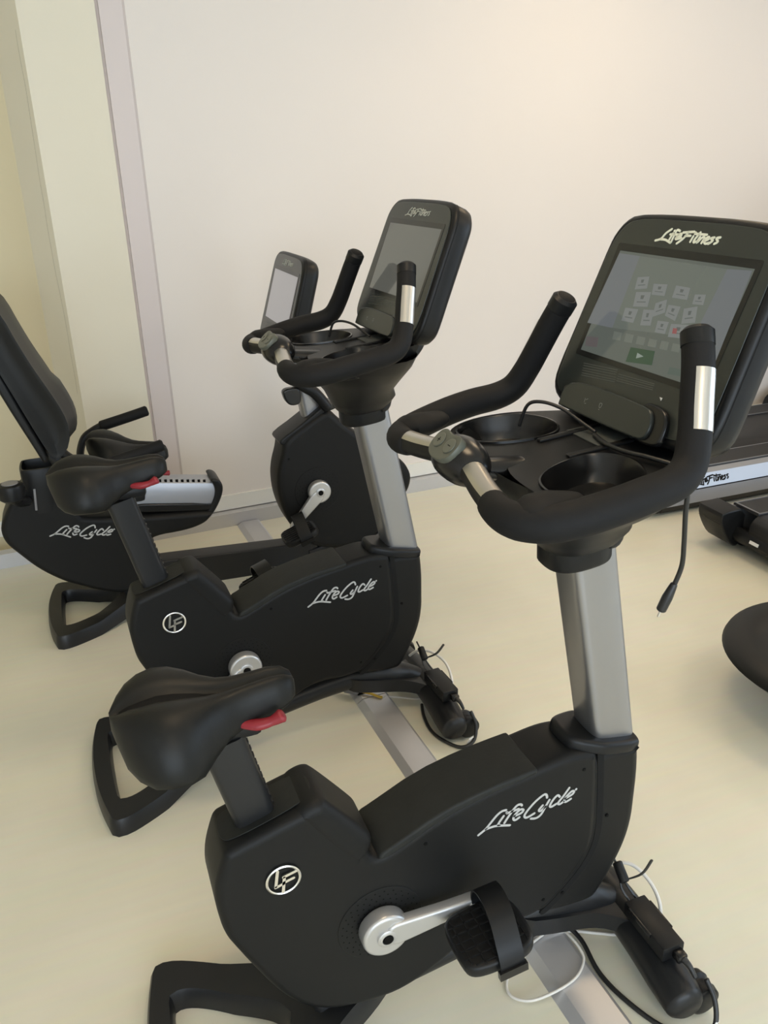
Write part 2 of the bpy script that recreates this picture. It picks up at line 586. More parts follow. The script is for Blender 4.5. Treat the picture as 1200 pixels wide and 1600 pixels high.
# back wall: main face, set-back left part, pillar with chamfered side, casing strip with shadow gap
wall_prism('wall_back', [(0.885, 0.0), (6.2, 0.0), (6.2, 0.25), (0.885, 0.25)], 0, H, M_WALL)
wall_prism('wall_back_recess', [(-3.3, 0.16), (0.45, 0.16), (0.45, 0.30), (-3.3, 0.30)], 0, H, M_WALLSHADE)
wall_prism('wall_pillar', [(0.478, -0.012), (0.768, -0.012), (0.768, 0.25), (0.385, 0.25), (0.385, 0.162)], 0, H, M_PILLAR)
wall_prism('trim_1', [(0.784, 0.006), (0.876, 0.006), (0.885, 0.0), (0.885, 0.20), (0.784, 0.20)], 0, H, M_STRIPW)
wall_prism('trim_2', [(0.768, 0.022), (0.784, 0.022), (0.784, 0.2), (0.768, 0.2)], 0, H, M_STRIPW)
# skirting board and the steel cable duct that runs along the foot of the wall
wall_prism('baseboard_back', [(0.89, -0.018), (6.1, -0.018), (6.1, 0.0), (0.89, 0.0)], 0.075, 0.15, M_SKIRT)
wall_prism('baseboard_recess', [(-3.2, 0.142), (0.36, 0.142), (0.36, 0.16), (-3.2, 0.16)], 0.075, 0.15, M_SKIRT)
wall_prism('baseboard_pillar', [(0.43, -0.026), (0.885, -0.026), (0.885, -0.012), (0.43, -0.012)], 0.075, 0.15, M_SKIRT)
wd = wall_prism('wall_duct', [(-3.2, -0.065), (6.1, -0.065), (6.1, -0.012), (-3.2, -0.012)], 0, 0.07, M_STEEL, kind=None)
tag(wd, 'long grey steel cable duct along the foot of the back wall', 'cable duct')

# hairline crack in the paint of the chamfer
cr = [(.17 + .03 * math.sin(z * 5.1) + random.uniform(-.02, .02), z) for z in [.75 + .09 * i for i in range(17)]]
V, F = ribbon_geo([cr], .0022, lambda p, h: wp(.478 - .093 * p[0], -.012 + .174 * p[0], p[1]) + (WD * -.88 - WN * .47) * (.0004 + h), .0003)
obj('paint_crack', V, F, mat('crack_dark', (.16, .15, .11), .9), bpy.data.objects['wall_pillar'], smooth=False)

# side and rear walls with real window openings


def holed_wall(name, a, b, zlo, zhi, wins, th, m):
    """wall from a to b (2D) with window holes [(s0,s1,z0,z1)]"""
    a = Vector((*a, 0)); b = Vector((*b, 0))
    d = (b - a).normalized(); L = (b - a).length; n = Vector((-d[1], d[0], 0))
    V, F = [], []

    def blk(s0, s1, z0, z1):
        if s1 - s0 < 1e-4 or z1 - z0 < 1e-4:
            return
        k = len(V)
        for s in (s0, s1):
            for t in (0, th):
                for z in (z0, z1):
                    V.append(a + d * s + n * t + Vector((0, 0, z)))
        F.extend([tuple(k + i for i in f) for f in [(0, 1, 3, 2), (4, 6, 7, 5), (0, 4, 5, 1), (2, 3, 7, 6), (0, 2, 6, 4), (1, 5, 7, 3)]])
    s = 0
    for (s0, s1, z0, z1) in wins:
        blk(s, s0, zlo, zhi); blk(s0, s1, zlo, z0); blk(s0, s1, z1, zhi)
        s = s1
    blk(s, L, zlo, zhi)
    o = obj(name, V, F, m, None, smooth=False); o['kind'] = 'structure'
    return a, d, n


def window(idx, a, d, n, s0, s1, z0, z1):
    e = thing('window_%d' % idx, '', '', a + d * (s0 + s1) / 2)
    del e['label']; del e['category']
    e['kind'] = 'structure'
    base = a + d * (s0 + s1) / 2
    rot = Matrix((d, n, Vector((0, 0, 1)))).transposed()
    W, Z = s1 - s0, z1 - z0
    for i in range(3):
        box('window_post', rot @ Vector((-W / 2 + .03 + i * (W / 2 - .03), .05, (z0 + z1) / 2)), (.06, .06, Z), M_WINFRAME, e, rot)
    for z in (z0 + .03, z1 - .03):
        box('window_rail', rot @ Vector((0, .05, z)), (W, .055, .06), M_WINFRAME, e, rot)


wa = holed_wall('wall_right', (5.2, 4), (5.2, -5), 0, H, [(3.4, 7.8, .75, 2.55)], -0.15, M_WALL)
window(1, *wa, 3.4, 7.8, .75, 2.55)
wb = holed_wall('wall_front', (5.2, -5), (-4, -5), 0, H, [(3.05, 8.15, .75, 2.55)], -0.15, M_WALL)
window(2, *wb, 3.05, 8.15, .75, 2.55)
obj('wall_left', *box_geo((-4.06, -.5, H / 2), (.12, 9.2, H)), M_WALL, smooth=False, kind='structure')
# ceiling lamps (recessed square diffusers)
for i, (x, y) in enumerate([(2.2, 1.7), (0.3, 0.2), (2.6, -0.6), (0.0, -2.6), (4.2, 1.2)]):
    t = thing('ceiling_lamp', ['square ceiling lamp nearest the back wall', 'square ceiling lamp above the near bike', 'square ceiling lamp above the open floor on the right',
                               'square ceiling lamp behind the camera', 'square ceiling lamp above the treadmills'][i], 'lamp', (x, y, H - .04), 0, 'ceiling lamps')
    box('lamp_frame', (0, 0, .02), (.64, .64, .04), M_WINFRAME, t)
    box('lamp_diffuser', (0, 0, -.004), (.58, .58, .012), M_LAMP, t, bev=.002)

# floor cable duct crossing under the bikes
dct = thing('floor_duct', 'flat grey steel cable duct on the floor running under all three bikes', 'cable duct', (0.428, 0, 0), 0.036)
prof = [(-.060, 0), (-.036, .016), (.046, .016), (.055, .010), (.060, 0)]
rings = [[(x, y, z) for x, z in prof] for y in (-1.9, 0.98, 1.0, 2.62)]
for nm, ya, yb in (('duct_section', -1.9, 1.052), ('duct_section', 1.056, 2.72)):
    V, F = solid([[(x, ya, z) for x, z in prof], [(x, yb, z) for x, z in prof]])
    obj(nm, V, F, M_STEEL, dct, smooth=False)
box('duct_slot', (-.005, 1.09, .0165), (.08, .02, .002), M_HOLE, dct, bev=0)

# ------------------------------------------------------------------ shared bike parts
mm = lambda L: [[(p[0] / 1000, p[1] / 1000) for p in s] for s in L]
LC_S, LF_S = mm(LIFECYCLE), mm(LIFEFITNESS)


def saddle(parent, x0, zt, length=0.30, width=0.130, zs=1.0, name='saddle', tilt=0.0):
    """x0 rear end, zt top height; nose towards +x"""
    S = [0, .02, .05, .1, .17, .25, .34, .42, .5, .58, .66, .76, .86, .94, .985, 1.0]
    Wd = [.10, .28, .50, .72, .91, 1.0, .98, .84, .62, .45, .36, .315, .30, .27, .19, .06]
    Zc = [-.022, -.012, -.005, .002, .006, .008, .005, .0, -.006, -.009, -.008, -.005, -.002, -.004, -.012, -.022]
    prof = [(0, -.012), (.07, -.012), (.15, -.001), (.28, .006), (.45, .008), (.62, .002), (.78, -.013), (.90, -.034), (.97, -.056), (1.0, -.074), (.98, -.088), (.88, -.096), (.6, -.092)]
    rings = []
    for s, wv, zc in zip(S, Wd, Zc):
        wv *= width
        k = min(1, .35 + wv / width * .8) * zs
        hk = k if s < .9 else k * max(.35, 1 - (s - .9) * 5)
        side = [(wv * a, zc + d * (hk if d < 0 else k)) for a, d in prof]
        L = [(-a, d) for a, d in side[::-1]] + side[1:]
        zc += tilt * (s - .3)
        L = [(a, d + tilt * (s - .3)) for a, d in L]
        e = max(0, 1 - s / .04) if s < .04 else 0
        rings.append([(x0 + s * length, a, zt + d * (1 - .5 * e)) for a, d in L])
    V, F = solid(rings)
    o = obj(name, V, F, M_SADDLE, parent, angle=75)
    ch = []
    for s, wv, zc in list(zip(S, Wd, Zc))[2:-1]:
        zc += tilt * (s - .3)
        h = .0125 if s > .3 else .005 + .025 * s
        ch.append([(x0 + s * length, -h, zt + zc - .0095 * min(1, .35 + wv * .8)), (x0 + s * length, -h * .5, zt + zc - .0088), (x0 + s * length, h * .5, zt + zc - .0088), (x0 + s * length, h, zt + zc - .0095 * min(1, .35 + wv * .8)),
                   (x0 + s * length, h, zt + zc - .016), (x0 + s * length, -h, zt + zc - .016)])
    V, F = solid(ch)
    obj('centre_channel', V, F, M_GROOVE, o)
    return o


def emblem(parent, c, r, nrm_y=-1):
    """round LF badge on a side panel facing -y"""
    place = lambda p, h: Vector((c[0] + p[0] * r, c[1] - h, c[2] + p[1] * r))
    n = 40
    V, F = [], []
    prof = [(1.0, 0), (1.0, .0022), (.93, .0034), (.86, .0022), (.86, 0)]
    rings = []
    for j in range(n):
        a = 2 * math.pi * j / n
        rings.append([place((math.cos(a) * q, math.sin(a) * q), h) for q, h in prof])
    for q in rings:
        V += q
    k = len(prof)
    for j in range(n):
        for i in range(k):
            F.append((j * k + i, j * k + (i + 1) % k, ((j + 1) % n) * k + (i + 1) % k, ((j + 1) % n) * k + i))
    e = obj('emblem', V, F, M_CHROME, parent, label='round chrome emblem with two letters')
    rot = 14 * D2R
    rt = lambda q: (q[0] * math.cos(rot) - q[1] * math.sin(rot), q[0] * math.sin(rot) + q[1] * math.cos(rot))
    L = [[rt(q) for q in s] for s in ([(-.10, .80), (-.52, -.18)], [(-.55, -.22), (-.05, -.22)])]
    Fs = [[rt(q) for q in s] for s in ([(.10, .18), (-.30, -.84)], [(.05, .22), (.86, .22)], [(-.05, -.16), (.55, -.16)])]
    for nm, ss in (('emblem_letter', L), ('emblem_letter', Fs)):
        V, F = ribbon_geo(ss, .17, place, .0028)
        obj(nm, V, F, M_CHROME, parent if False else e)
    return e


def perforations(parent, c, r):
    V, F = [], []
    for i, q in enumerate((.44, .56, .68, .80, .90)):
        n = 26
        for j in range(n):
            a = 2 * math.pi * (j + .5 * (i % 2)) / n
            k = len(V)
            cx, cz = c[0] + r * q * math.cos(a), c[2] + r * q * math.sin(a)
            for t in range(6):
                V.append((cx + .0017 * math.cos(t * math.pi / 3), c[1], cz + .0017 * math.sin(t * math.pi / 3)))
            F.append(tuple(range(k, k + 6)))
    return obj('vent_holes', V, F, M_HOLE, parent, smooth=False, kind='stuff')


def screw(parent, c, r=.0042, n=(0, -1, 0)):
    return cyl('screw', c, n, r, .004, M_HOLE, parent, n=12, bev=.001)


def crank_set(e, hub, y_face, ang, length=.178, pedal_pitch=(8, 8), side_vis=(-1, 1)):
    """cranks, bosses, pedals with straps on both sides. ang: near (right, -y) crank angle in degrees"""
    for s, a in ((-1, ang * D2R), (1, (ang + 180) * D2R)):
        d = Vector((math.cos(a), 0, math.sin(a))); u = Vector((-math.sin(a), 0, math.cos(a)))
        ys = y_face
        H0 = Vector((hub[0], 0, hub[1]))
        c = obj('crank', *crank_geo(H0, d, u, s, ys, length), M_CRANK, e, angle=50)
        cyl('crank_bolt', H0 + Vector((0, s * (ys + .0415), 0)), (0, 1, 0), .0105, .004, M_HOLE, c, n=20, bev=.001)
        lathe('bolt_ring', H0 + Vector((0, s * (ys + .036), 0)), (0, s, 0), [(0, .020), (.004, .020), (.006, .0165), (.006, .012), (.003, .011), (0, .011)], M_CRANK, c)
        ax = H0 + d * length
        pp = pedal_pitch[0 if s < 0 else 1]
        yp = s * (ys + .052)
        pedal(e, ax, yp, s, pp)


def crank_geo(H0, d, u, s, ys, length):
    # round boss plus tapering arm, as two rounded solids in one mesh
    V, F = [], []

    def add(v, f):
        k = len(V)
        V.extend(v); F.extend([tuple(i + k for i in q) for q in f])
    boss = ellipse(0, 0, .048, .048, 40)
    place = lambda p, h: H0 + d * p[0] + u * p[1] + Vector((0, s * (ys + h), 0))
    add(*rounded([Vector(q) for q in boss], .002, .036, .006, place, 3, r2=.007))
    arm = chaikin([(0.0, -.026), (.05, -.024), (length * .8, -.016), (length + .014, -.016), (length + .020, 0), (length + .014, .016), (length * .8, .016), (.05, .026), (0.0, .030)], 2)
    add(*rounded(arm, .018, .041, .003, place, 3, r2=.006))
    return V, F


PED = {}


def pedal(e, ax, yp, s, pitch):
    R = Matrix.Rotation(-pitch * D2R, 3, 'Y')
    c = Vector((ax[0] - .004, yp + s * .058, ax[2]))
    body = chaikin([(-.052, -.030), (-.045, -.048), (-.02, -.054), (.02, -.054), (.046, -.047), (.058, -.028), (.058, .028), (.046, .047), (.02, .052), (-.02, .052), (-.045, .046), (-.052, .030)], 2)
    KX, KY = 1.36, 1.26
    pl = lambda p, h: c + R @ Vector((p[0] * KX, p[1] * s * KY, h * 1.15))
    p = obj('pedal', *rounded(body, -.016, .008, .006, pl, 3), M_SATIN, e)
    cyl('pedal_axle', Vector((ax[0], yp - s * .006, ax[2])), (0, 1, 0), .008, .022, M_CRANK, p, n=14, bev=.001)
    # tread: raised ribs in two directions
    V, F = [], []
    for i in range(7):
        y = -.042 + .014 * i
        w_ = .047 if abs(y) < .036 else .036
        v, f = box_geo((0, 0, 0), (w_ * 2, .0028, .003))
        k = len(V); V += [pl((q[0], q[1] + y), .0085 + q[2]) for q in v]; F += [tuple(a + k for a in g) for g in f]
    for i in range(6):
        x = -.040 + .017 * i
        w_ = .046 if abs(x) < .034 else .038
        v, f = box_geo((0, 0, 0), (.0028, w_ * 2, .003))
        k = len(V); V += [pl((q[0] + x, q[1]), .0085 + q[2]) for q in v]; F += [tuple(a + k for a in g) for g in f]
    obj('tread_ribs', V, F, M_FOAM, p, smooth=False)
    # strap arching from the inner to the outer edge
    path = catmull([(.020, -.050, -.010), (.020, -.056, .018), (.020, -.046, .046), (.019, -.018, .060), (.016, .016, .054), (.012, .042, .030), (.010, .056, .006), (.009, .0585, -.012)], 5)
    V, F = [], []
    for q in path:
        i = path.index(q)
        t = path[min(i + 1, len(path) - 1)] - path[max(i - 1, 0)]
        nn = Vector((0, -t[2], t[1])).normalized() * .0016
        for dx, k in ((-.018, 1), (.018, 1), (.018, -1), (-.018, -1)):
            z = q + nn * k + Vector((dx, 0, 0))
            V.append(pl((z[0], z[1]), z[2]))
    for i in range(len(path) - 1):
        for j in range(4):
            F.append((4 * i + j, 4 * i + (j + 1) % 4, 4 * i + 4 + (j + 1) % 4, 4 * i + 4 + j))
    F += [(0, 1, 2, 3), tuple(4 * (len(path) - 1) + j for j in (3, 2, 1, 0))]
    obj('strap', V, F, M_SATIN, p, angle=60)
    V, F = box_geo((0, 0, 0), (.042, .008, .016))
    obj('buckle', [pl((q[0] + .009, q[1] + .060), q[2] - .012) for q in V], F, M_GLOSS, p, smooth=False)
    return p


def console(e, cen, tilt, mode):
    up = Vector((math.sin(tilt), 0, math.cos(tilt))); nr = Vector((-math.cos(tilt), 0, math.sin(tilt)))
    cen = Vector(cen)
    pl = lambda p, h: cen + Vector((0, p[0], 0)) + up * p[1] + nr * h
    half = [(0, .170), (.09, .1695), (.169, .1655), (.195, .152), (.211, .128), (.216, .105), (.2186, .036), (.223, -.066), (.2265, -.13), (.224, -.163), (.208, -.186), (.178, -.199), (.10, -.204), (0, -.205)]
    face = [Vector((a, b)) for a, b in half] + [Vector((-a, b)) for a, b in half[-2:0:-1]]
    face = chaikin(face, 1)
    prof = [(.0, .014), (.001, .010), (-.004, .002), (-.009, 0), (-.040, .0015), (-.054, .006), (-.063, .017), (-.068, .035)]
    rings = [[pl(p, h) for p in inset(face, d)] for h, d in prof]
    V, F = solid(rings)
    body = obj('console_housing', V, F, M_SATIN, e, angle=50)
    # seam groove line round the rim
    V, F = solid([[pl(p, h) for p in inset(face, d)] for h, d in ((-.0105, -.0006), (-.0125, -.0006))], close=False)
    obj('rim_seam', V, F, M_GROOVE, body)
    # glass face
    gf = chaikin([Vector(q) for q in [(0, .158), (.09, .158), (.16, .154), (.187, .138), (.202, .105), (.205, .036), (.209, -.066), (.211, -.13), (.206, -.165), (.18, -.185), (0, -.19)]] +
                 [Vector((-a, b)) for a, b in [(.18, -.185), (.206, -.165), (.211, -.13), (.209, -.066), (.205, .036), (.202, .105), (.187, .138), (.16, .154), (.09, .158)]], 1)
    obj('face_panel', *rounded(gf, .0, .0024, .001, pl, 2), M_FACE, body)
    # black surround of the display, a thin raised frame
    fr_o, fr_i = rrect(0, .002, .357, .214, .004), rrect(0, 0, .3352, .1908, .001)
    V = [pl(p, h) for h in (.0026, .0032) for p in fr_o] + [pl(p, h) for h in (.0026, .0032) for p in fr_i]
    n = len(fr_o); F = []
    for j in range(n):
        k = (j + 1) % n
        F += [(n + j, n + k, 3 * n + k, 3 * n + j), (j, k, n + k, n + j), (2 * n + j, 3 * n + j, 3 * n + k, 2 * n + k)]
    obj('display_surround', V, F, mat('display_surround_black', (.010, .011, .011), .25), body, smooth=False)
    if mode == 'lit':
        ms = mat('lit_screen', (.02, .022, .021), .09, emit=(.30, .34, .30), estr=.28)
    elif mode == 'screen_off':
        ms = mat('off_screen_glow', (.03, .031, .028), .07, emit=(.30, .30, .265), estr=.28)  # switched off: grey glow stands in for the room reflected in the glass
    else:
        ms = mat('off_screen_glow_pale', (.05, .05, .05), .07, emit=(.45, .43, .43), estr=.55)  # also off; a paler glow imitates the reflection on the recumbent's screen
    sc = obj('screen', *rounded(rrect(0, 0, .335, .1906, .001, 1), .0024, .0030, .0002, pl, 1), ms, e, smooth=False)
    if mode == 'lit':
        def ui(name, quad, col, st, h=.0003):
            m_ = mat('ui_' + name, (.02, .02, .02), .09, emit=col, estr=st)
            q = [Vector((a / 1000 * .985, b / 1000 * .97)) for a, b in quad]
            V = [pl(p, .0030 + h * k) for k in (0, 1) for p in q]
            n = len(q)
            F = [tuple(range(n)), tuple(range(n, 2 * n))] + [(i, (i + 1) % n, n + (i + 1) % n, n + i) for i in range(n)]
            return obj(name, V, F, m_, body if False else sc, smooth=False)
        ui('screen_band', BANDS['band_l'], (.30, .33, .35), .40)
        ui('screen_panel', BANDS['panel'], (.27, .31, .27), .40)
        ui('screen_band', BANDS['band_r'], (.42, .48, .36), .50, .00031)
        for q in CARDS:
            ui('screen_card', q, (.38, .41, .40), .42, .0007)
            a = Vector(q[0]); b = Vector(q[1]); c_ = Vector(q[2]); d = Vector(q[3])
            g = lambda s, t: (a * (1 - s) + b * s) * (1 - t) + (d * (1 - s) + c_ * s) * t
            ui('card_glyph', [g(.38, .22), g(.62, .22), g(.58, .48), g(.40, .48)], (.20, .23, .22), .4, .0009)
            ui('card_line', [g(.2, .64), g(.8, .64), g(.8, .72), g(.2, .72)], (.24, .27, .26), .4, .0009)
        for q in ICONS:
            ui('screen_icon', q, (.32, .36, .31), .36, .0006)
        ui('play_button', UI['green'], (.06, .15, .08), .36, .0006)
        ui('play_arrow', UI['arrow'], (.42, .50, .44), .5, .0008)
        ui('screen_photo', UI['photo'], (.30, .26, .26), .30, .0006)
        ui('screen_button', UI['btn'], (.16, .22, .19), .40, .0006)
        ui('red_mark', UI['red'], (.55, .16, .17), .40, .0010)
    # maker's script above the display
    V, F = ribbon_geo(LF_S, .0040 if mode == 'lit' else .0030, lambda p, h: pl(p, .0026 + h), .0008)
    obj('script_lettering', V, F, M_LOGO if mode == 'lit' else M_DIMLOGO, body, smooth=False, label='pale script lettering above the display')
    V, F = ribbon_geo(mm(PRINT), .0011, lambda p, h: pl(p, .0026 + h), .0002)
    obj('fine_print', V, F, mat('dim_fine_print', (.085, .095, .088), .5), body, smooth=False, kind='stuff')
    t = [Vector((a / 1000, b / 1000)) for a, b in TRI]
    V = [pl(p, h) for h in (.0026, .0032) for p in t]
    obj('status_mark', V, [(0, 1, 2), (3, 5, 4), (0, 1, 4, 3), (1, 2, 5, 4), (2, 0, 3, 5)], M_WHITE, body, smooth=False)
    # dock below the display
    dk = chaikin([(.150, -.148), (.150, -.203), (.146, -.206), (-.088, -.206), (-.108, -.200), (-.112, -.180), (-.104, -.158), (-.085, -.148)], 2)
    d = obj('dock', *rounded(dk, .002, .020, .003, pl, 3), M_FACE, e)
    dr = chaikin([(-.06, -.142), (-.115, -.142), (-.135, -.158), (-.14, -.185), (-.135, -.208), (-.06, -.208)], 2)
    obj('dock_hinge', *rounded(dr, .002, .014, .004, pl, 3), M_GLOSS, d)
    for ux, sh in ((.071, [[(-.004, .004), (.001, .001)], [(.004, .003), (.003, -.004)], [(-.003, -.005), (.001, -.006)]]), (.027, [[(-.003, .0), (-.003, .005), (.003, .005), (.003, 0), (0, -.003), (-.003, 0)], [(-.001, -.006), (.001, -.006)]])):
        V, F = ribbon_geo([[(ux + a, -.178 + b) for a, b in s] for s in sh], .0009, lambda p, h: pl(p, .020 + h), .0002)
        obj('dock_symbol', V, F, mat('pale_symbol', (.20, .21, .20), .5), d, smooth=False)
    return body


def rear_foot(e, outer, inner, zf, h, name='rear_foot'):
    """flat loop frame; outer/inner half-plans (y>0, from rear centre forward), zf(x) height of underside"""
    def full(p):
        q = [Vector(a) for a in p]
        return q + [Vector((a[0], -a[1])) for a in q[::-1]]
    O = chaikin(full(outer), 2); I = chaikin(full(inner), 2)

    def resamp(P, n):
        P = P + [P[0]]
        L = [0]
        for i in range(len(P) - 1):
            L.append(L[-1] + (P[i + 1] - P[i]).length)
        out = []
        for k in range(n):
            s = L[-1] * k / n
            i = max(j for j in range(len(L) - 1) if L[j] <= s)
            t = (s - L[i]) / max(1e-9, L[i + 1] - L[i])
            out.append(P[i].lerp(P[i + 1], t))
        return out
    n = 72
    O = resamp(O, n); I = resamp(I, n)
    V, F = [], []
    loops = []
    r = .008
    for poly, d, t in ((O, .0, 0), (O, -0.0, .35), (O, .003, .8), (O, r, 1.0), (I, -r, 1.0), (I, -.003, .8), (I, 0, .35), (I, 0, 0)):
        P = inset(poly, d) if abs(d) > 1e-6 else poly
        loops.append([Vector((p[0], p[1], zf(p[0]) + h(p[0]) * t)) for p in P])
    for L in loops:
        V += L
    m_ = len(loops)
    for i in range(m_):
        for j in range(n):
            k = (j + 1) % n; i2 = (i + 1) % m_
            F.append((i * n + j, i * n + k, i2 * n + k, i2 * n + j))
    return obj(name, V, F, M_FRAME, e, angle=50)


# ------------------------------------------------------------------ upright exercise bike
POST_AX = Vector((-.196, 0, 1)).normalized()


def upright_bike(label, loc, rz, seat_dz, ang, mode, pitch):
    e = thing('upright_exercise_bike', label, 'exercise bike', loc, rz, 'upright exercise bikes')
    # -- lower frame
    rear_foot(e, [(-.468, 0), (-.466, .08), (-.456, .16), (-.440, .235), (-.437, .248), (-.418, .2575), (-.38, .252), (-.30, .212), (-.20, .150), (-.10, .085), (0, .045), (.06, .0)],
              [(-.405, 0), (-.405, .06), (-.402, .145), (-.398, .158), (-.37, .158), (-.32, .132), (-.25, .080), (-.20, .036), (-.185, 0)],
              lambda x: max(0, (x + .28) * .26), lambda x: .052 + max(0, (x + .30) * .05))
    tube('frame_beam', [(-.12, 0, .100), (.05, 0, .105), (.25, 0, .135), (.40, 0, .145), (.52, 0, .115), (.60, 0, .072)], [.036, .036, .036, .040, .040, .034], M_FRAME, e, n=16)
    fp = [(.33, -.045), (.42, -.050), (.52, -.048), (.575, -.075), (.60, -.10), (.655, -.10), (.655, .10), (.60, .10), (.575, .075), (.52, .048), (.42, .050), (.33, .045)]
    V, F = rounded(chaikin(fp, 2), 0, 1, .0, lambda p, h: Vector((p[0], p[1], .165 - (p[0] - .33) * .245 - .045 * (1 - h))), 1)
    obj('front_plate', V, F, M_FRAME, e, angle=45)
    ff = tube('front_foot', [(.600, -.262, .050), (.605, -.20, .056), (.612, -.10, .062), (.615, 0, .064), (.612, .10, .062), (.605, .20, .056), (.600, .262, .050)], [.044, .048, .048, .048, .048, .048, .044], M_FRAME, e, n=20)
    for s in (-1, 1):
        wv = lathe('transport_wheel', (.648, s * .262, .040), (0, s, 0), [(-.045, .012), (-.045, .034), (-.030, .038), (-.022, .031), (-.012, .031), (-.004, .036), (.010, .034), (.013, .026)], M_SATIN, e)
        lathe('foot_pad', (.606, s * .20, 0), (0, 0, 1), [(0, .020), (.006, .022), (.014, .016)], M_FOAM, e, n=16)
    # -- shells
    shell = slab('main_shell', [(-.297, .545), (-.302, .510), (-.300, .476), (-.293, .419), (-.276, .379), (-.255, .331), (-.211, .238), (-.169, .175), (-.121, .138), (-.06, .120), (.017, .112), (.073, .124), (.122, .148), (.165, .176), (.205, .192), (.25, .197), (.30, .192), (.36, .196),
                               (.385, .216), (.422, .250), (.459, .295), (.481, .340), (.488, .394), (.484, .48), (.477, .575), (.474, .588), (.44, .596), (.397, .599), (.325, .587), (.228, .573), (.127, .547), (.028, .499), (-.005, .490), (-.020, .515), (-.024, .545), (-.088, .636), (-.102, .648), (-.120, .650), (-.262, .609), (-.275, .604), (-.282, .590)], .064, .016, M_SHELL, e)
    # groove between the main shell and the front cover
    grv = catmull([(.482, 0, .588), (.491, 0, .48), (.495, 0, .394), (.4885, 0, .338), (.466, 0, .290), (.429, 0, .245), (.393, 0, .210), (.371, 0, .194)], 6)
    for s in (-1, 1):
        V, F = ribbon_geo([[(p[0], p[2]) for p in grv]], .015, lambda p, h, s=s: Vector((p[0], s * (.0570 + h), p[1])), .0038)
        obj('shell_groove', V, F, M_GROOVE, shell, smooth=False)
    slab('front_cover', [(.458, .586), (.578, .572), (.582, .567), (.588, .50), (.588, .428), (.588, .377), (.579, .321), (.558, .264), (.522, .198), (.505, .176), (.48, .172), (.411, .176), (.355, .190), (.350, .214), (.390, .255), (.430, .30), (.455, .345), (.460, .394), (.458, .48)], .0600, .020, M_SHELL, e)
    slab('top_cover', [(.004, .500), (.000, .485), (.035, .490), (.13, .537), (.23, .563), (.325, .577), (.336, .580), (.336, .591), (.325, .592), (.228, .5805), (.127, .557), (.028, .510)], .0645, .006, M_PAD, e, smooth_n=1)
    # -- seat housing
    hs = slab('seat_housing', [(-.150, .630), (-.140, .648), (-.118, .657), (-.100, .658), (-.088, .650), (-.016, .556), (-.007, .540), (-.008, .522), (-.026, .486), (-.040, .480), (-.060, .500)], .0655, .022, M_SHELL, e, segs=6)
    top = prism('housing_cap', [(-.095, -.026), (-.075, -.040), (.060, -.040), (.083, -.022), (.083, .022), (.060, .040), (-.075, .040), (-.095, .026)], 0, .002, .0008, M_PAD, hs,
                place=lambda p, h: Vector((-.186 + p[0] * .956, p[1], (.6325) + p[0] * .2915 + h)))
    for c in ((-.099, -.0545, .628), (-.040, -.0545, .544), (-.264, -.061, .57)):
        screw(hs, c, .0058)
    for c in ((.443, -.0635, .557), (.368, -.0635, .236), (.096, -.0635, .493)):
        screw(shell, c)
    for c in ((.513, -.061, .412), (.417, -.061, .233)):
        screw(shell, c)
    emblem(e, (-.181, -.0668, .517), .0325)
    V, F = ribbon_geo(LC_S, .0051, lambda p, h: Vector((p[0], -.0638 - h, p[1])), .0008)
    obj('script_lettering', V, F, M_PRINT, shell, smooth=False, label='white script lettering on the side shell')
    # -- crank
    disc = cyl('crank_disc', (0, -.0645, .331), (0, 1, 0), .087, .0022, M_SHELL, e, n=48, bev=.0008)
    perforations(disc, (0, -.0659, .331), .087)
    cyl('crank_disc', (0, .0645, .331), (0, 1, 0), .087, .0022, M_SHELL, e, n=48, bev=.0008)
    crank_set(e, (0, .331), .0655, ang, pedal_pitch=pitch)
    # -- seat post and saddle
    ax = Vector((-.235, 0, 1)).normalized()
    p0 = Vector((-.205, 0, .60)); p1 = p0 + ax * (.205 + seat_dz)
    sec = rrect(0, 0, .074, .052, .014)
    uu = Vector((1, 0, .235)).normalized()
    V, F = solid([[p + uu * a + Vector((0, b, 0)) for a, b in sec] for p in (p0, p1)])
    sp = obj('seat_post', V, F, M_FRAME, e)
    V, F = [], []
    for k in range(12):
        v, f = box_geo((0, 0, 0), (.003, .012, .008))
        q = p0 + ax * (.03 + k * .016) + uu * .0375
        b0 = len(V); V += [q + a for a in v]; F += [tuple(i + b0 for i in g) for g in f]
    obj('post_teeth', V, F, M_FRAME, sp, smooth=False)
    dx, dz = ax[0] * seat_dz, ax[2] * seat_dz
    box('seat_clamp', (-.262 + dx, 0, .818 + dz), (.16, .050, .035), M_SATIN, e, bev=.012)
    saddle(e, -.420 + dx, .903 + dz)
    lv = tube('adjustment_lever', [(-.225 + dx, -.036, .846 + dz), (-.197 + dx, -.052, .846 + dz), (-.174 + dx, -.058, .851 + dz), (-.158 + dx, -.060, .858 + dz)], [.008, .0115, .0095, .0135], M_RED, e, n=16, flat=((0, 0, 1), .78), label='red plastic lever')
    # -- upright post
    def post_ring(c, k=1.0, n=5):
        sec = []
        half = [(-.050, 0.0), (-.0495, -.022), (-.047, -.036), (-.041, -.0425), (-.030, -.0445), (.030, -.0385), (.044, -.034), (.050, -.026), (.0535, 0)]
        full = half + [(a, -b) for a, b in half[-2:0:-1]]
        full = chaikin(full, 1)
        u = Vector((1, 0, .196)).normalized()
        return [c + u * (p[0] * k) + Vector((0, p[1] * k, 0)) for p in full]
    b0 = Vector((.535, 0, .575)); b1 = b0 + POST_AX * .47
    V, F = solid([post_ring(b0), post_ring(b1)])
    obj('upright_post', V, F, M_POST, e, angle=30)
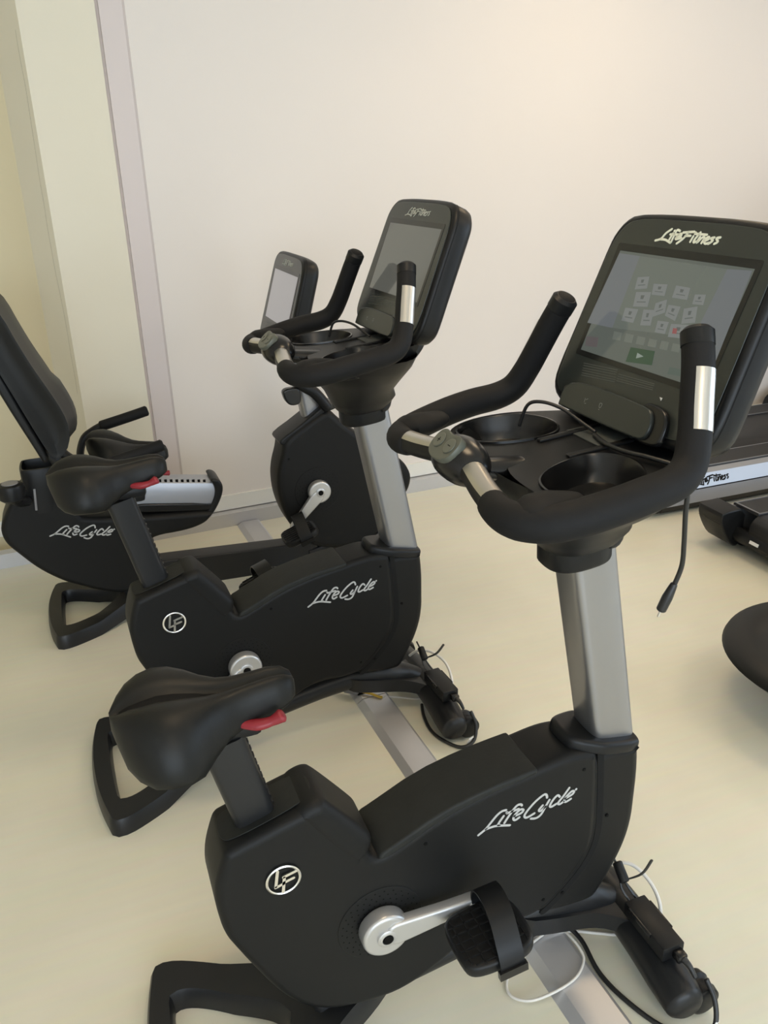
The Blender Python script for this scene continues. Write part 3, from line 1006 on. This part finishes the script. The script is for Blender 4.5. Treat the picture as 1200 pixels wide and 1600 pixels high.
    # collar
    cp = [(-.118, -.028), (-.105, -.046), (-.060, -.062), (-.035, -.0665), (.044, -.060), (.058, -.045), (.060, 0), (.058, .045), (.044, .060), (-.035, .0665), (-.060, .062), (-.105, .046), (-.118, .028)]
    u = Vector((1, 0, -.26)).normalized(); wv = Vector((.26, 0, 1)).normalized()
    prism('post_collar', cp, 0, .026, .004, M_SATIN, e, smooth_n=2, r2=.010, place=lambda p, h: Vector((.528, 0, .568)) + u * p[0] + Vector((0, p[1], 0)) + wv * h)
    # -- neck and bell
    def oval(cx, rx, ry, z, n=32, sl=0.0, p=2.6):
        out = []
        for i in range(n):
            a = 2 * math.pi * i / n
            c_, s_ = math.cos(a), math.sin(a)
            x = cx + rx * math.copysign(abs(c_) ** (2 / p), c_); y = ry * math.copysign(abs(s_) ** (2 / p), s_)
            out.append(Vector((x, y, z + sl * (x - cx))))
        return out
    V, F = solid([oval(.428, .064, .052, 1.004, sl=.10), oval(.426, .067, .055, 1.010, sl=.10), oval(.424, .067, .055, 1.05), oval(.424, .066, .055, 1.10)])
    obj('neck', V, F, M_SATIN, e)
    V, F = solid([oval(.425, .060, .060, 1.040, sl=.1), oval(.425, .074, .072, 1.048, sl=.1), oval(.427, .090, .088, 1.072, sl=.10), oval(.414, .092, .112, 1.102, sl=.06), oval(.402, .114, .165, 1.140), oval(.396, .146, .215, 1.184), oval(.396, .158, .230, 1.212)], close=False)
    bell = obj('bell_housing', V, F, M_SATIN, e)
    slab('back_bracket', [(.450, 1.035), (.494, 1.035), (.502, 1.115), (.575, 1.178), (.604, 1.215), (.62, 1.28), (.585, 1.30), (.52, 1.24), (.47, 1.20)], .058, .012, M_FRAME, e)
    # -- tray with two cup holders
    out = chaikin([(.275, 0), (.250, .06), (.248, .15), (.262, .205), (.32, .238), (.40, .230), (.46, .190), (.52, .150), (.555, .14), (.555, -.14), (.52, -.150), (.46, -.190), (.40, -.230), (.32, -.238), (.262, -.205), (.248, -.15), (.250, -.06)], 2)
    zt = lambda x: 1.222 + (x - .35) * .09
    def cup(sy):
        q = chaikin([(.262, sy * .15), (.275, sy * .198), (.33, sy * .222), (.405, sy * .205), (.438, sy * .150), (.438, sy * .095), (.405, sy * .058), (.33, sy * .068), (.278, sy * .100)], 2)
        return q
    bm = bmesh.new()
    edges = []
    for loop in (out, cup(1), cup(-1)):
        vs = [bm.verts.new((p[0], p[1], zt(p[0]))) for p in loop]
        for i in range(len(vs)):
            edges.append(bm.edges.new((vs[i], vs[(i + 1) % len(vs)])))
    bmesh.ops.triangle_fill(bm, edges=edges, use_beauty=True)
    def inside(p, poly):
        c = False
        for i in range(len(poly)):
            a, b = poly[i - 1], poly[i]
            if (a[1] > p[1]) != (b[1] > p[1]) and p[0] < (b[0] - a[0]) * (p[1] - a[1]) / (b[1] - a[1]) + a[0]:
                c = not c
        return c
    bmesh.ops.delete(bm, geom=[f for f in bm.faces if inside(f.calc_center_median(), cup(1)) or inside(f.calc_center_median(), cup(-1))], context='FACES_ONLY')
    bm.verts.index_update()
    V = [v.co.copy() for v in bm.verts]; F = [tuple(v.index for v in f.verts) for f in bm.faces]
    bm.free()
    k0 = len(V); n = len(out)
    V += [Vector((p[0], p[1], zt(p[0]) - .03)) for p in inset(out, .012)]
    for i in range(n):
        F.append((i, (i + 1) % n, k0 + (i + 1) % n, k0 + i))
    tray = obj('tray', V, F, M_SATIN, e, angle=35)
    for sy in (1, -1):
        c = cup(sy)
        cx = sum(p[0] for p in c) / len(c); cy = sum(p[1] for p in c) / len(c)
        rings = []
        for h, k in ((0.0, 1.05), (.004, 1.04), (.0045, 1.0), (.0, .97), (-.025, .92), (-.042, .82), (-.045, .5)):
            rings.append([Vector((cx + (p[0] - cx) * k, cy + (p[1] - cy) * k, zt(p[0]) + h)) for p in c])
        V, F = solid(rings, close=False)
        b = (len(rings) - 1) * len(c)
        F.append(tuple(range(b, b + len(c))))
        obj('cup_holder', V, F, M_GLOSS, tray)
    box('tray_pocket', (.475, .012, zt(.475) + .0015), (.085, .10, .003), mat('grey_pocket_mat', (.045, .05, .047), .5), tray, Matrix.Rotation(-.09, 3, 'Y'), bev=.001)
    for sy in (-.047, .047):
        box('tray_ridge', (.43, sy, zt(.43) + .002), (.13, .014, .007), M_SATIN, tray, Matrix.Rotation(-.09, 3, 'Y'), bev=.003)
    tube('handlebar_stem', [(.20, 0, 1.216), (.24, 0, 1.208), (.30, 0, 1.198)], [.026, .030, .036], M_GLOSS, e, n=16, flat=((0, 0, 1), .6))
    # -- handlebar
    for s in (-1, 1):
        path = [(.489, .180, 1.444), (.478, .203, 1.400), (.465, .223, 1.352), (.452, .243, 1.306), (.434, .2595, 1.268), (.402, .270, 1.2495), (.350, .275, 1.241), (.300, .274, 1.231), (.250, .266, 1.220), (.205, .250, 1.212), (.174, .222, 1.210), (.163, .190, 1.212), (.164, .160, 1.216)]
        rad = [.0235, .0242, .0242, .0248, .026, .027, .0275, .028, .0285, .0285, .028, .0255, .0235]
        path = [(a, s * b, c) for a, b, c in path]
        hb = tube('foam_bar', path, rad, M_FOAM, e, n=20)
        g = catmull([(a, b, c) for a, b, c in path], 8)
        ax0 = (g[0] - g[4]).normalized()
        cyl('bar_end_cap', g[0] - ax0 * .010, ax0, .0248, .034, M_SATIN, hb, n=28, bev=.006)
        seg = [q for i, q in enumerate(g) if 9 <= i <= 23]
        patch('hand_sensor', seg, .0236, (.0, s * 1.0, .05), 50, .0016, M_STRIP, hb)
        pad = tube('forearm_pad', [(.176, s * .222, 1.222), (.195, s * .226, 1.226), (.225, s * .226, 1.228), (.262, s * .236, 1.231)], [.024, .036, .036, .024], M_FOAM, e, n=18, flat=((0, 0, 1), .55))
        lo = [(.165, s * .165, 1.216), (.171, s * .12, 1.220), (.182, s * .062, 1.227)]
        inner = tube('inner_bar', [(.163, s * .175, 1.214)] + lo[1:] + [(.188, s * .02, 1.229)], .0205, M_SATIN, e, n=18)
        patch('hand_sensor', catmull(lo, 5), .0202, (.30, -.10, 1.0), 75, .0018, M_STRIP, inner)
    V, F = [], []
    pc = Vector((.192, 0, 1.232))
    rings = []
    for i in range(1, 16):
        a = math.pi * i / 16
        yy = -math.cos(a); rr = math.sin(a) ** .75
        rings.append([pc + Vector((.043 * rr * math.cos(t) - .003 * rr, .066 * yy, .040 * rr * math.sin(t) - .004 * abs(yy))) for t in [2 * math.pi * j / 24 for j in range(24)]])
    V, F = solid(rings)
    pod = obj('control_pod', V, F, M_GLOSS, e, angle=80)
    nrm = Vector((-.70, 0, .71)).normalized(); tg = Vector((.71, 0, .70)).normalized()
    pp = lambda p, h: pc + nrm * (.0425 + h) + tg * (p[0] * 1.12 + .000) + Vector((0, p[1] * 1.12, 0))
    plate = chaikin([(-.020, -.034), (.012, -.036), (.022, -.022), (.016, 0), (.022, .022), (.012, .036), (-.020, .034), (-.030, 0)], 2)
    obj('button_plate', *rounded(plate, -.012, .0022, .0015, pp, 2), M_OLIVE, pod)
    for sy, sym in ((-.017, 0), (.017, 1)):
        obj('button', *rounded([Vector(q) for q in ellipse(0, sy, .0125, .0125, 24)], .002, .0042, .0012, pp, 2), mat('button_olive_light', (.108, .115, .092), .40), pod)
        st = [[(0, sy - .0035), (0, sy + .0035)]] + ([[(-.0035, sy), (.0035, sy)]] if sym else [])
        V, F = ribbon_geo(st, .0013, lambda p, h: pp(p, .0042 + h), .0003)
        obj('plus_sign' if sym else 'minus_sign', V, F, M_GROOVE, pod, smooth=False)
    console(e, (.561, 0, 1.438), 21.82 * D2R, mode)
    return e


bikeA = upright_bike('black upright exercise bike nearest the camera, its screen lit', (0, 0, 0), 0, 0.0, 3.7, 'lit', (6, 6))
bikeB = upright_bike('black upright exercise bike in the middle with a blank grey screen', (-.054, .999, 0), .0246, .083, 223, 'screen_off', (5, 20))

# ------------------------------------------------------------------ recumbent exercise bike by the wall
def recumbent():
    e = thing('recumbent_exercise_bike', 'black recumbent exercise bike with a high backrest, standing nearest the wall', 'exercise bike', (0, 2.06, 0), 0)
    sh = -.168
    rear_foot(e, [(-.468 + sh, 0), (-.466 + sh, .08), (-.456 + sh, .16), (-.440 + sh, .225), (-.437 + sh, .238), (-.418 + sh, .2475), (-.38 + sh, .242), (-.30 + sh, .205), (-.20 + sh, .150), (-.10 + sh, .095), (0 + sh, .055), (.06 + sh, .0)],
              [(-.405 + sh, 0), (-.405 + sh, .06), (-.402 + sh, .135), (-.398 + sh, .148), (-.37 + sh, .146), (-.32 + sh, .122), (-.25 + sh, .080), (-.20 + sh, .036), (-.185 + sh, 0)],
              lambda x: max(0, (x + .44) * .22), lambda x: .054 + max(0, (x + .46) * .06))
    slab('main_beam', [(-.34, .21), (-.30, .21), (.43, .170), (.50, .165), (.50, .055), (.43, .052), (-.30, .075), (-.34, .08)], .045, .008, M_FRAME, e, smooth_n=1)
    sl = slab('rear_shell', [(-.60, .625), (-.55, .638), (-.49, .625), (-.468, .56), (-.455, .470), (-.43, .452), (-.20, .420), (.02, .402), (.055, .395), (.050, .378), (.015, .347), (-.065, .330), (-.185, .330), (-.225, .300), (-.245, .24), (-.26, .15), (-.30, .105), (-.35, .105), (-.416, .128), (-.506, .176), (-.558, .208), (-.631, .272), (-.690, .350), (-.722, .394), (-.732, .433), (-.728, .474), (-.682, .555), (-.635, .602)], .080, .020, M_SHELL, e)
    V, F = ribbon_geo(LC_S, .0052, lambda p, h: Vector((-.567 + 1.05 * ((p[0] - .208) * math.cos(-.235) - (p[1] - .473) * math.sin(-.235)), -.0802 - h, .404 + 1.05 * ((p[0] - .208) * math.sin(-.235) + (p[1] - .473) * math.cos(-.235)))), .0008)
    obj('script_lettering', V, F, M_PRINT, sl, smooth=False, label='white script lettering on the rear shell')
    # bottle holder moulded behind the seat
    c = chaikin([(-.615, -.085), (-.52, -.085), (-.50, -.06), (-.50, .04), (-.52, .06), (-.615, .06), (-.63, .04), (-.63, -.06)], 2)
    rings = [[Vector((p[0], p[1], z)) for p in inset(c, d)] for z, d in ((.50, .004), (.60, .0), (.668, .0), (.675, .003), (.675, .009), (.66, .012), (.60, .016), (.585, .03))]
    V, F = solid(rings)
    bh = obj('bottle_holder', V, F, M_SATIN, e)
    box('holder_slot', (-.592, -.0865, .560), (.008, .004, .085), M_GREYDISC, bh, Matrix.Rotation(.08, 3, 'Y'), bev=.001)
    slab('rail', [(-.215, .566), (.070, .521), (.066, .470), (.052, .418), (-.215, .461)], .052, .016, M_TREADSIDE, e, smooth_n=1, label=None) if False else None
    rp = [(-.052, .0), (-.052, .055), (-.044, .085), (-.030, .098), (.030, .098), (.044, .085), (.052, .055), (.052, .0)]
    V, F = solid([[Vector((x, y, z0 + z)) for y, z in rp] for x, z0 in ((-.30, .480), (.075, .420))])
    rl = obj('seat_rail', V, F, M_TREADSIDE, e, angle=25)
    for i in range(10):
        x = -.155 + i * .0215
        z = .480 - (x + .30) * .16 + .0925
        box('rail_slot', (x, -.0375, z), (.010, .006, .012), M_HOLE, rl, bev=0)
    cap = slab('rail_end_cap', [(.058, .527), (.075, .534), (.098, .521), (.109, .492), (.100, .452), (.068, .395), (.030, .355), (.00, .345), (.00, .375), (.035, .395), (.065, .440), (.076, .480), (.070, .508)], .066, .010, M_SATIN, e)
    slab('rail_cradle', [(-.30, .445), (.03, .397), (.06, .400), (.072, .425), (-.30, .482)], .062, .006, M_GLOSS, e, smooth_n=1)
    slab('seat_carriage', [(-.40, .50), (-.205, .47), (-.195, .50), (-.20, .585), (-.24, .64), (-.40, .64)], .058, .010, M_SATIN, e)
    saddle(e, -.385, .730, .300, .165, 1.15, 'seat_cushion', -.075)
    tube('adjustment_lever', [(-.190, -.10, .598), (-.155, -.108, .602), (-.125, -.112, .602), (-.103, -.114, .601)], [.009, .012, .010, .013], M_RED, e, n=14, flat=((0, 0, 1), .8), label='red plastic lever')
    # backrest
    prof = [(-.60, 1.285), (-.575, 1.25), (-.545, 1.16), (-.515, 1.08), (-.470, .98), (-.440, .905), (-.430, .850), (-.438, .790), (-.470, .745), (-.500, .742), (-.525, .80), (-.56, .90), (-.605, 1.03), (-.655, 1.17), (-.675, 1.26), (-.645, 1.295)]
    pr = chaikin(prof, 1)
    rings = []
    for y, k in ((-.195, .030), (-.205, .012), (-.205, .0), (-.16, -.003), (-.08, -.02), (0, -.026), (.08, -.02), (.16, -.003), (.205, 0), (.205, .012), (.195, .030)):
        rg = inset(pr, k) if k > 0 else pr
        L = []
        for i, p in enumerate(rg):
            front = 1 if p[0] > -.60 + (1.28 - p[1]) * .27 else 0
            L.append(Vector((p[0] + (-k if k < 0 else 0) * front * (1.3 if .8 < p[1] < 1.0 else .5), y, p[1])))
        rings.append(L)
    V, F = solid(rings)
    br = obj('backrest', V, F, M_SADDLE, e, angle=60)
    bk = [(-.690, 1.285), (-.655, 1.17), (-.607, 1.03), (-.565, .90), (-.527, .79), (-.512, .735), (-.535, .722), (-.555, .78), (-.600, .90), (-.645, 1.03), (-.695, 1.17), (-.725, 1.27)]
    slab('backrest_shell', bk, .19, .010, M_SATIN, br, smooth_n=1)
    for s in (-1, 1):
        tube('backrest_tube', [(-.56, s * .09, .85), (-.53, s * .09, .76), (-.49, s * .085, .69), (-.42, s * .07, .62)], .020, M_FRAME, e, n=14)
    for s in (-1, 1):
        tube('side_handle', [(-.415, s * .25, .58), (-.408, s * .25, .625), (-.385, s * .25, .675), (-.345, s * .25, .702), (-.300, s * .25, .722)], .0155, M_FRAME, e, n=14)
        tube('handle_grip', [(-.312, s * .25, .716), (-.21, s * .25, .738), (-.128, s * .25, .757)], .0215, M_FOAM, e, n=16, sm=3)
        tube('handle_bracket', [(-.36, s * .10, .56), (-.40, s * .20, .56), (-.415, s * .25, .575)], .016, M_FRAME, e, n=12)
    # round knob on an arm at the near rear corner
    kn = lathe('side_knob', (-.655, -.22, .615), (0, 0, 1), [(0, .030), (.012, .043), (.050, .046), (.062, .042), (.066, .030), (.064, .028)], M_SATIN, e)
    cyl('knob_cap', (-.655, -.22, .681), (0, 0, 1), .028, .004, M_GREYDISC, kn, n=24, bev=.001)
    tube('knob_arm', [(-.655, -.22, .625), (-.64, -.17, .59), (-.62, -.09, .56)], .018, M_SATIN, e, n=12)
    # front housing
    fs = slab('front_shell', [(.366, .650), (.360, .60), (.338, .538), (.328, .473), (.334, .386), (.366, .284), (.43, .185), (.50, .145), (.60, .125), (.735, .130), (.84, .225), (.892, .315), (.926, .369), (.930, .43), (.885, .50), (.78, .57), (.684, .645), (.651, .677), (.608, .717), (.575, .755), (.545, .757), (.50, .735), (.42, .688)], .080, .026, M_SHELL, e)
    slab('shell_lip', [(.350, .640), (.372, .628), (.44, .672), (.575, .762), (.585, .785), (.570, .795), (.55, .78), (.44, .706), (.36, .660)], .070, .008, M_SATIN, e, smooth_n=1)
    slab('lip_catch', [(.565, .742), (.615, .755), (.612, .775), (.57, .785)], .045, .006, M_GLOSS, e, smooth_n=1)
    for c_ in ((.600, -.074, .703), (.382, -.0795, .575)):
        screw(fs, c_, .005)
    dk = cyl('crank_disc', (.498, -.0805, .422), (0, 1, 0), .100, .0024, M_SHELL, e, n=48, bev=.0008)
    perforations(dk, (.498, -.082, .422), .100)
    crank_set(e, (.498, .422), .082, 228, pedal_pitch=(18, 12))
    ff = tube('front_foot', [(.80, -.262, .050), (.81, -.12, .058), (.81, 0, .060), (.81, .12, .058), (.80, .262, .050)], [.044, .047, .047, .047, .044], M_FRAME, e, n=18)
    slab('front_frame', [(.45, .16), (.85, .13), (.85, .05), (.45, .055)], .05, .008, M_FRAME, e, smooth_n=1)
    # console post
    p0, p1 = Vector((.515, 0, .70)), Vector((.455, 0, 1.08))
    sec = rrect(0, 0, .085, .075, .022)
    V, F = solid([[p0 + Vector((a, b, 0)) for a, b in sec], [p1 + Vector((a, b, 0)) for a, b in sec]])
    obj('upright_post', V, F, M_POST, e, angle=35)
    tube('front_handle', [(.44, -.075, .885), (.475, -.080, .862), (.512, -.080, .835), (.560, -.078, .770)], [.020, .022, .023, .022], M_SATIN, e, n=16)
    slab('post_clip', [(.372, .868), (.380, .825), (.400, .800), (.437, .800), (.450, .82), (.446, .86), (.43, .872)], .018, .006, M_GLOSS, e, y0=-.075)
    slab('console_neck', [(.40, 1.02), (.50, 1.02), (.52, 1.10), (.47, 1.16), (.38, 1.10)], .055, .012, M_SATIN, e)
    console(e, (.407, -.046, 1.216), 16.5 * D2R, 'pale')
    return e


recumbent()

# ------------------------------------------------------------------ treadmills on the right


def treadmill(label, x0, y0, y1, hood_x):
    e = thing('treadmill', label, 'treadmill', (x0, (y0 + y1) / 2, 0), 0, 'treadmills')
    hw = (y1 - y0) / 2
    L = 2.0
    for s in (-1, 1):
        pf = [(hw, .055), (hw - .012, .120), (hw - .05, .185), (hw - .085, .200), (hw - .10, .200), (hw - .10, .055)]
        V, F = solid([[Vector((x, s * y, z)) for y, z in pf] for x in (.10, L)])
        r = obj('side_rail', V, F, M_TREADSIDE, e, smooth=False)
        V, F = ribbon_geo([[(.10, 0), (L, 0)]], .006, lambda p, h, s=s: Vector((p[0], s * (hw - .0122 + .0004 + h), .122 + p[1])), .001)
        obj('rail_groove', V, F, M_GROOVE, r, smooth=False)
        V, F = solid([[Vector((x, s * y, z)) for y, z in [(hw - .005, .053), (hw - .02, .020), (hw - .10, .020), (hw - .10, .053)]] for x in (.12, L)])
        obj('lower_rail', V, F, M_SATIN, r, smooth=False)
        V, F = solid([[Vector((x, s * y, z)) for y, z in [(hw - .082, .198), (hw - .086, .208), (hw - .235, .212), (hw - .240, .198)]] for x in (.12, L)])
        fr = obj('foot_rail', V, F, M_BELT, e, smooth=False)
        box('foot_rail_trim', (L / 2 + .06, s * (hw - .238), .2105), (L - .12, .006, .005), M_POST, fr, bev=0)
        box('foot_rail_trim', (L / 2 + .06, s * (hw - .088), .2085), (L - .12, .006, .004), M_POST, fr, bev=0)
        box('foot_rail_trim', (.125, s * (hw - .163), .2115), (.008, .150, .003), M_POST, fr, bev=0)
        # rear end cap
        ec = slab('end_cap', [(-.005, .205), (.125, .212), (.125, .075), (.115, .035), (.09, .022), (.055, .045), (.02, .095), (-.008, .150), (-.012, .190)], .0775, .008, M_SATIN, e, y0=s * (hw - .0825), smooth_n=1)
        V, F = ribbon_geo([[(-.011, -.07), (-.011, .07)]], .004, lambda p, h, s=s: Vector((-.0095 - h, s * (hw - .0825) + p[1], .150)), .002)
        obj('cap_seam', V, F, M_GROOVE, ec, smooth=False)
    if True:
        V, F = ribbon_geo([[(q[0], q[1] - .128) for q in st] for st in LF_S], .0034, lambda p, h: Vector((.435 - p[0] * 1.5, -hw + .0285 - h + (p[1] * 1.7) * .585, .150 + p[1] * 1.7)), .0014)
        obj('script_lettering', V, F, M_GROOVE, e, smooth=False, label='black script lettering on the near side rail')
    # belt: flat run with rounded rear end over the roller
    bw = hw - .242
    pts = [(hood_x + .1, .205)] + [(.135 + .062 * math.cos(a), .143 + .062 * math.sin(a)) for a in [math.pi / 2 + math.pi * i / 10 for i in range(11)]] + [(.20, .081)]
    V, F = [], []
    for x, z in pts:
        V += [Vector((x, -bw, z)), Vector((x, bw, z))]
    for i in range(len(pts) - 1):
        F.append((2 * i, 2 * i + 1, 2 * i + 3, 2 * i + 2))
    bl = obj('running_belt', V, F, M_BELT, e, angle=60)
    sm = bl.modifiers.new('thickness', 'SOLIDIFY'); sm.thickness = .004
    slab('rear_guard', [(.06, .075), (.075, .120), (.09, .125), (.22, .07), (.22, .05), (.09, .05)], bw + .13, .006, M_SATIN, e, smooth_n=1)
    box('rating_label', (.0625, bw - .05, .098), (.004, .05, .014), M_WHITE, e, Matrix.Rotation(.30, 3, 'Y'), bev=0)
    box('deck', (1.1, 0, .16), (1.8, 2 * bw + .18, .05), M_SATIN, e, bev=.004)
    for x in (.20, 1.8):
        for s in (-1, 1):
            lathe('foot', (x, s * (hw - .11), 0), (0, 0, 1), [(0, .040), (.012, .042), (.020, .025), (.06, .022)], M_FOAM, e, n=20)
    hd = slab('motor_hood', [(hood_x, .21), (hood_x + .05, .265), (hood_x + .20, .33), (L + .15, .33), (L + .22, .26), (L + .22, .06), (hood_x, .06)], hw - .01, .02, M_SATIN, e)
    for s in (-1, 1):
        slab('upright', [(hood_x + .30, .30), (hood_x + .40, .30), (hood_x + .18, 1.18), (hood_x + .08, 1.18)], .030, .012, M_POST, e, y0=s * (hw - .08), smooth_n=1)
        tube('side_handrail', [(hood_x + .13, s * (hw - .08), 1.10), (hood_x - .10, s * (hw - .08), 1.06), (hood_x - .28, s * (hw - .09), 1.00)], .022, M_FOAM, e, n=14)
    slab('control_panel', [(hood_x + .02, 1.12), (hood_x + .22, 1.18), (hood_x + .32, 1.48), (hood_x + .26, 1.50), (hood_x + .10, 1.22), (hood_x + .0, 1.17)], hw - .1, .015, M_SATIN, e, smooth_n=1)
    return e


treadmill('black and silver treadmill standing close to the back wall', 2.15, 1.925, 2.865, 1.60)
treadmill('black treadmill in front, only its rear end cap in view at the right edge', 2.235, .705, 1.645, 1.60)

# round dished platform at the right edge
pt = lathe('balance_platform', (1.755, .415, 0), (0, 0, 1), [(0, .10), (.05, .17), (.12, .24), (.17, .30), (.19, .345), (.205, .362), (.218, .356), (.230, .335), (.240, .30), (.240, .27), (.230, .235), (.215, .205), (.208, .17), (.206, .02)], M_SADDLE, None, n=64)
tag(pt, 'round black dished platform cut off by the right edge of the picture', 'platform')

# ------------------------------------------------------------------ power supplies and cables


def local(bike, p):
    return bike.matrix_basis @ Vector(p)


def adapter(bike, label, dx, rz):
    c = Vector((.606 + dx, -.138, 0))
    e = thing('power_adapter', label, 'power adapter', local(bike, c) + Vector((0, 0, .111)), bike.rotation_euler.z + rz, 'power adapters on the bikes')
    b = box('adapter_body', (0, 0, .0195), (.054, .136, .036), M_SATIN, e, bev=.003)
    for s in (-1, 1):
        box('grip_rail', (s * .0275, .012, .032), (.005, .075, .010), M_GLOSS, b, bev=.001)
    box('plug', (.008, -.078, .018), (.024, .024, .020), M_GLOSS, e, bev=.004)
    tube('plug_neck', [(.010, -.088, .018), (.014, -.104, .012), (.018, -.118, -.004)], [.008, .006, .0045], M_CABLE, e, n=10)
    tube('output_lead', [(-.006, .068, .020), (-.016, .095, .045), (-.010, .118, .075), (-.012, .150, .10)], .0028, M_CABLE, e, n=8)
    tube('output_lead', [(.012, .068, .022), (.000, .090, .045), (-.008, .100, .062)], .0028, M_CABLE, e, n=8)
    tube('ferrite_core', [(-.008, .098, .062), (-.008, .128, .086)], .0115, M_SATIN, e, n=14, sm=0)
    tube('velcro_tie', [(-.004, .098, .064), (.030, .088, .078), (.060, .096, .098)], [.003, .006, .006], M_CABLE, e, n=8, flat=((0, 1, .3), .4))
    return e


def cable(name, bike, pts, r, m, label):
    o = tube(name, [local(bike, p) for p in pts], r, m, None, n=10, sm=6)
    return tag(o, label, 'cable')


adapter(bikeA, 'black power adapter brick on the front foot of the near bike', 0, 0)
adapter(bikeB, 'black power adapter brick on the front foot of the middle bike', .006, .03)
cable('power_cable', bikeA, [(.650, -.262, .095), (.655, -.288, .060), (.640, -.312, .022), (.600, -.318, .007), (.545, -.260, .006), (.510, -.175, .006), (.498, -.105, .008), (.502, -.030, .020), (.479, .012, .034), (.441, .022, .034), (.401, .020, .024), (.36, .03, .022)], .0055, M_CABLE,
      'thick black power cable curving over the floor in front of the near bike')
cable('white_cable', bikeA, [(.47, .03, .022), (.477, -.012, .030), (.482, -.052, .028), (.475, -.081, .024), (.437, -.109, .022), (.381, -.120, .020), (.321, -.114, .012), (.290, -.086, .006), (.294, -.055, .006), (.330, -.020, .010), (.379, -.001, .022), (.426, .012, .024)], .0032, M_WCABLE,
      'thin white cable looped over the floor duct below the near bike')
cable('white_cable', bikeA, [(.40, .02, .024), (.45, .012, .022), (.507, .002, .010), (.559, -.022, .006), (.600, -.040, .006), (.64, -.02, .006), (.70, .02, .006)], .0038, M_WCABLE,
      'white cable lying on the floor behind the near bike front foot')
cable('white_cable', bikeA, [(.60, .05, .125), (.622, .030, .15), (.655, .006, .155), (.672, -.040, .140), (.668, -.085, .115), (.66, -.10, .06)], .0045, M_WCABLE,
      'thick white cable arching over the front foot of the near bike')
t = thing('cable_tag', 'small white paper tag on the black cable of the near bike', 'tag', local(bikeA, (.643, -.309, .012)), 0.4)
box('tag_paper', (0, 0, .010), (.016, .004, .020), M_WHITE, t, Matrix.Rotation(.4, 3, 'X'), bev=0)
cable('power_cable', bikeB, [(.656, -.262, .095), (.660, -.290, .060), (.640, -.312, .022), (.600, -.305, .007), (.565, -.250, .006), (.552, -.19, .006), (.56, -.12, .01), (.58, -.06, .01)], .0055, M_CABLE,
      'black power cable looped round the front foot of the middle bike')
cable('yellow_cable', bikeB, [(.410, .078, .026), (.440, .050, .024), (.459, .028, .021), (.470, .022, .019)], .0045, M_YCABLE,
      'short yellow cable end on the floor duct under the middle bike')
cable('white_cable', bikeB, [(.470, .022, .018), (.491, .027, .012), (.541, .007, .006), (.586, -.020, .006), (.64, -.02, .006)], .0035, M_WCABLE,
      'white cable joined to the yellow cable under the middle bike')
cable('white_cable', bikeB, [(.59, .06, .13), (.612, .040, .155), (.648, .006, .16), (.672, -.050, .145), (.668, -.105, .115), (.66, -.12, .06)], .0045, M_WCABLE,
      'thick white cable arching over the front foot of the middle bike')
t = thing('cable_plug', 'grey cable coupling lying on the floor duct under the middle bike', 'plug', local(bikeB, (.388, .095, .016)), -.72)
box('plug_body', (0, 0, .010), (.052, .026, .020), M_GREYDISC, t, bev=.004)
tube('plug_collar', [(-.024, 0, .010), (-.050, .006, .012)], [.013, .010], M_WCABLE, t, n=12, sm=0)
t = thing('cable_tag', 'small white paper tag on the black cable of the middle bike', 'tag', local(bikeB, (.632, -.306, .012)), 0.4)
box('tag_paper', (0, 0, .012), (.020, .004, .024), M_WHITE, t, Matrix.Rotation(.4, 3, 'X'), bev=0)

# audio cable hanging from the near console with its jack plug, and a charging lead across each tray
t = thing('hanging_cable', 'black audio cable hanging from the near console with a jack plug', 'cable', (.39, -.06, 1.24))
base = Vector((.39, -.06, 1.24))
rel = lambda L: [Vector(p) - base for p in L]
tube('cord', rel([(.450, .00, 1.238), (.438, -.05, 1.239), (.440, -.10, 1.240), (.455, -.150, 1.242), (.474, -.192, 1.236), (.482, -.208, 1.205), (.488, -.205, 1.16), (.502, -.195, 1.10), (.508, -.190, 1.06), (.504, -.186, 1.03), (.498, -.184, 1.012)]), .0042, M_CABLE, t, n=10, sm=6)
tube('jack_plug', rel([(.501, -.185, 1.022), (.492, -.183, .998), (.484, -.181, .975)]), [.006, .009, .0085], M_CABLE, t, n=12, sm=3)
tube('jack_tip', rel([(.484, -.181, .975), (.480, -.180, .962)]), .0022, M_STRIP, t, n=8, sm=0)
cable('charging_lead', bikeA, [(.458, .01, 1.240), (.448, .045, 1.252), (.432, .080, 1.268), (.412, .115, 1.274), (.396, .140, 1.264), (.386, .150, 1.222)], .0034, M_CABLE, 'thin black lead lying across the tray of the near bike')
cable('charging_lead', bikeB, [(.458, .01, 1.240), (.448, .045, 1.252), (.432, .080, 1.266), (.412, .115, 1.270), (.396, .140, 1.260), (.386, .150, 1.222)], .0034, M_CABLE, 'thin black lead lying across the tray of the middle bike')
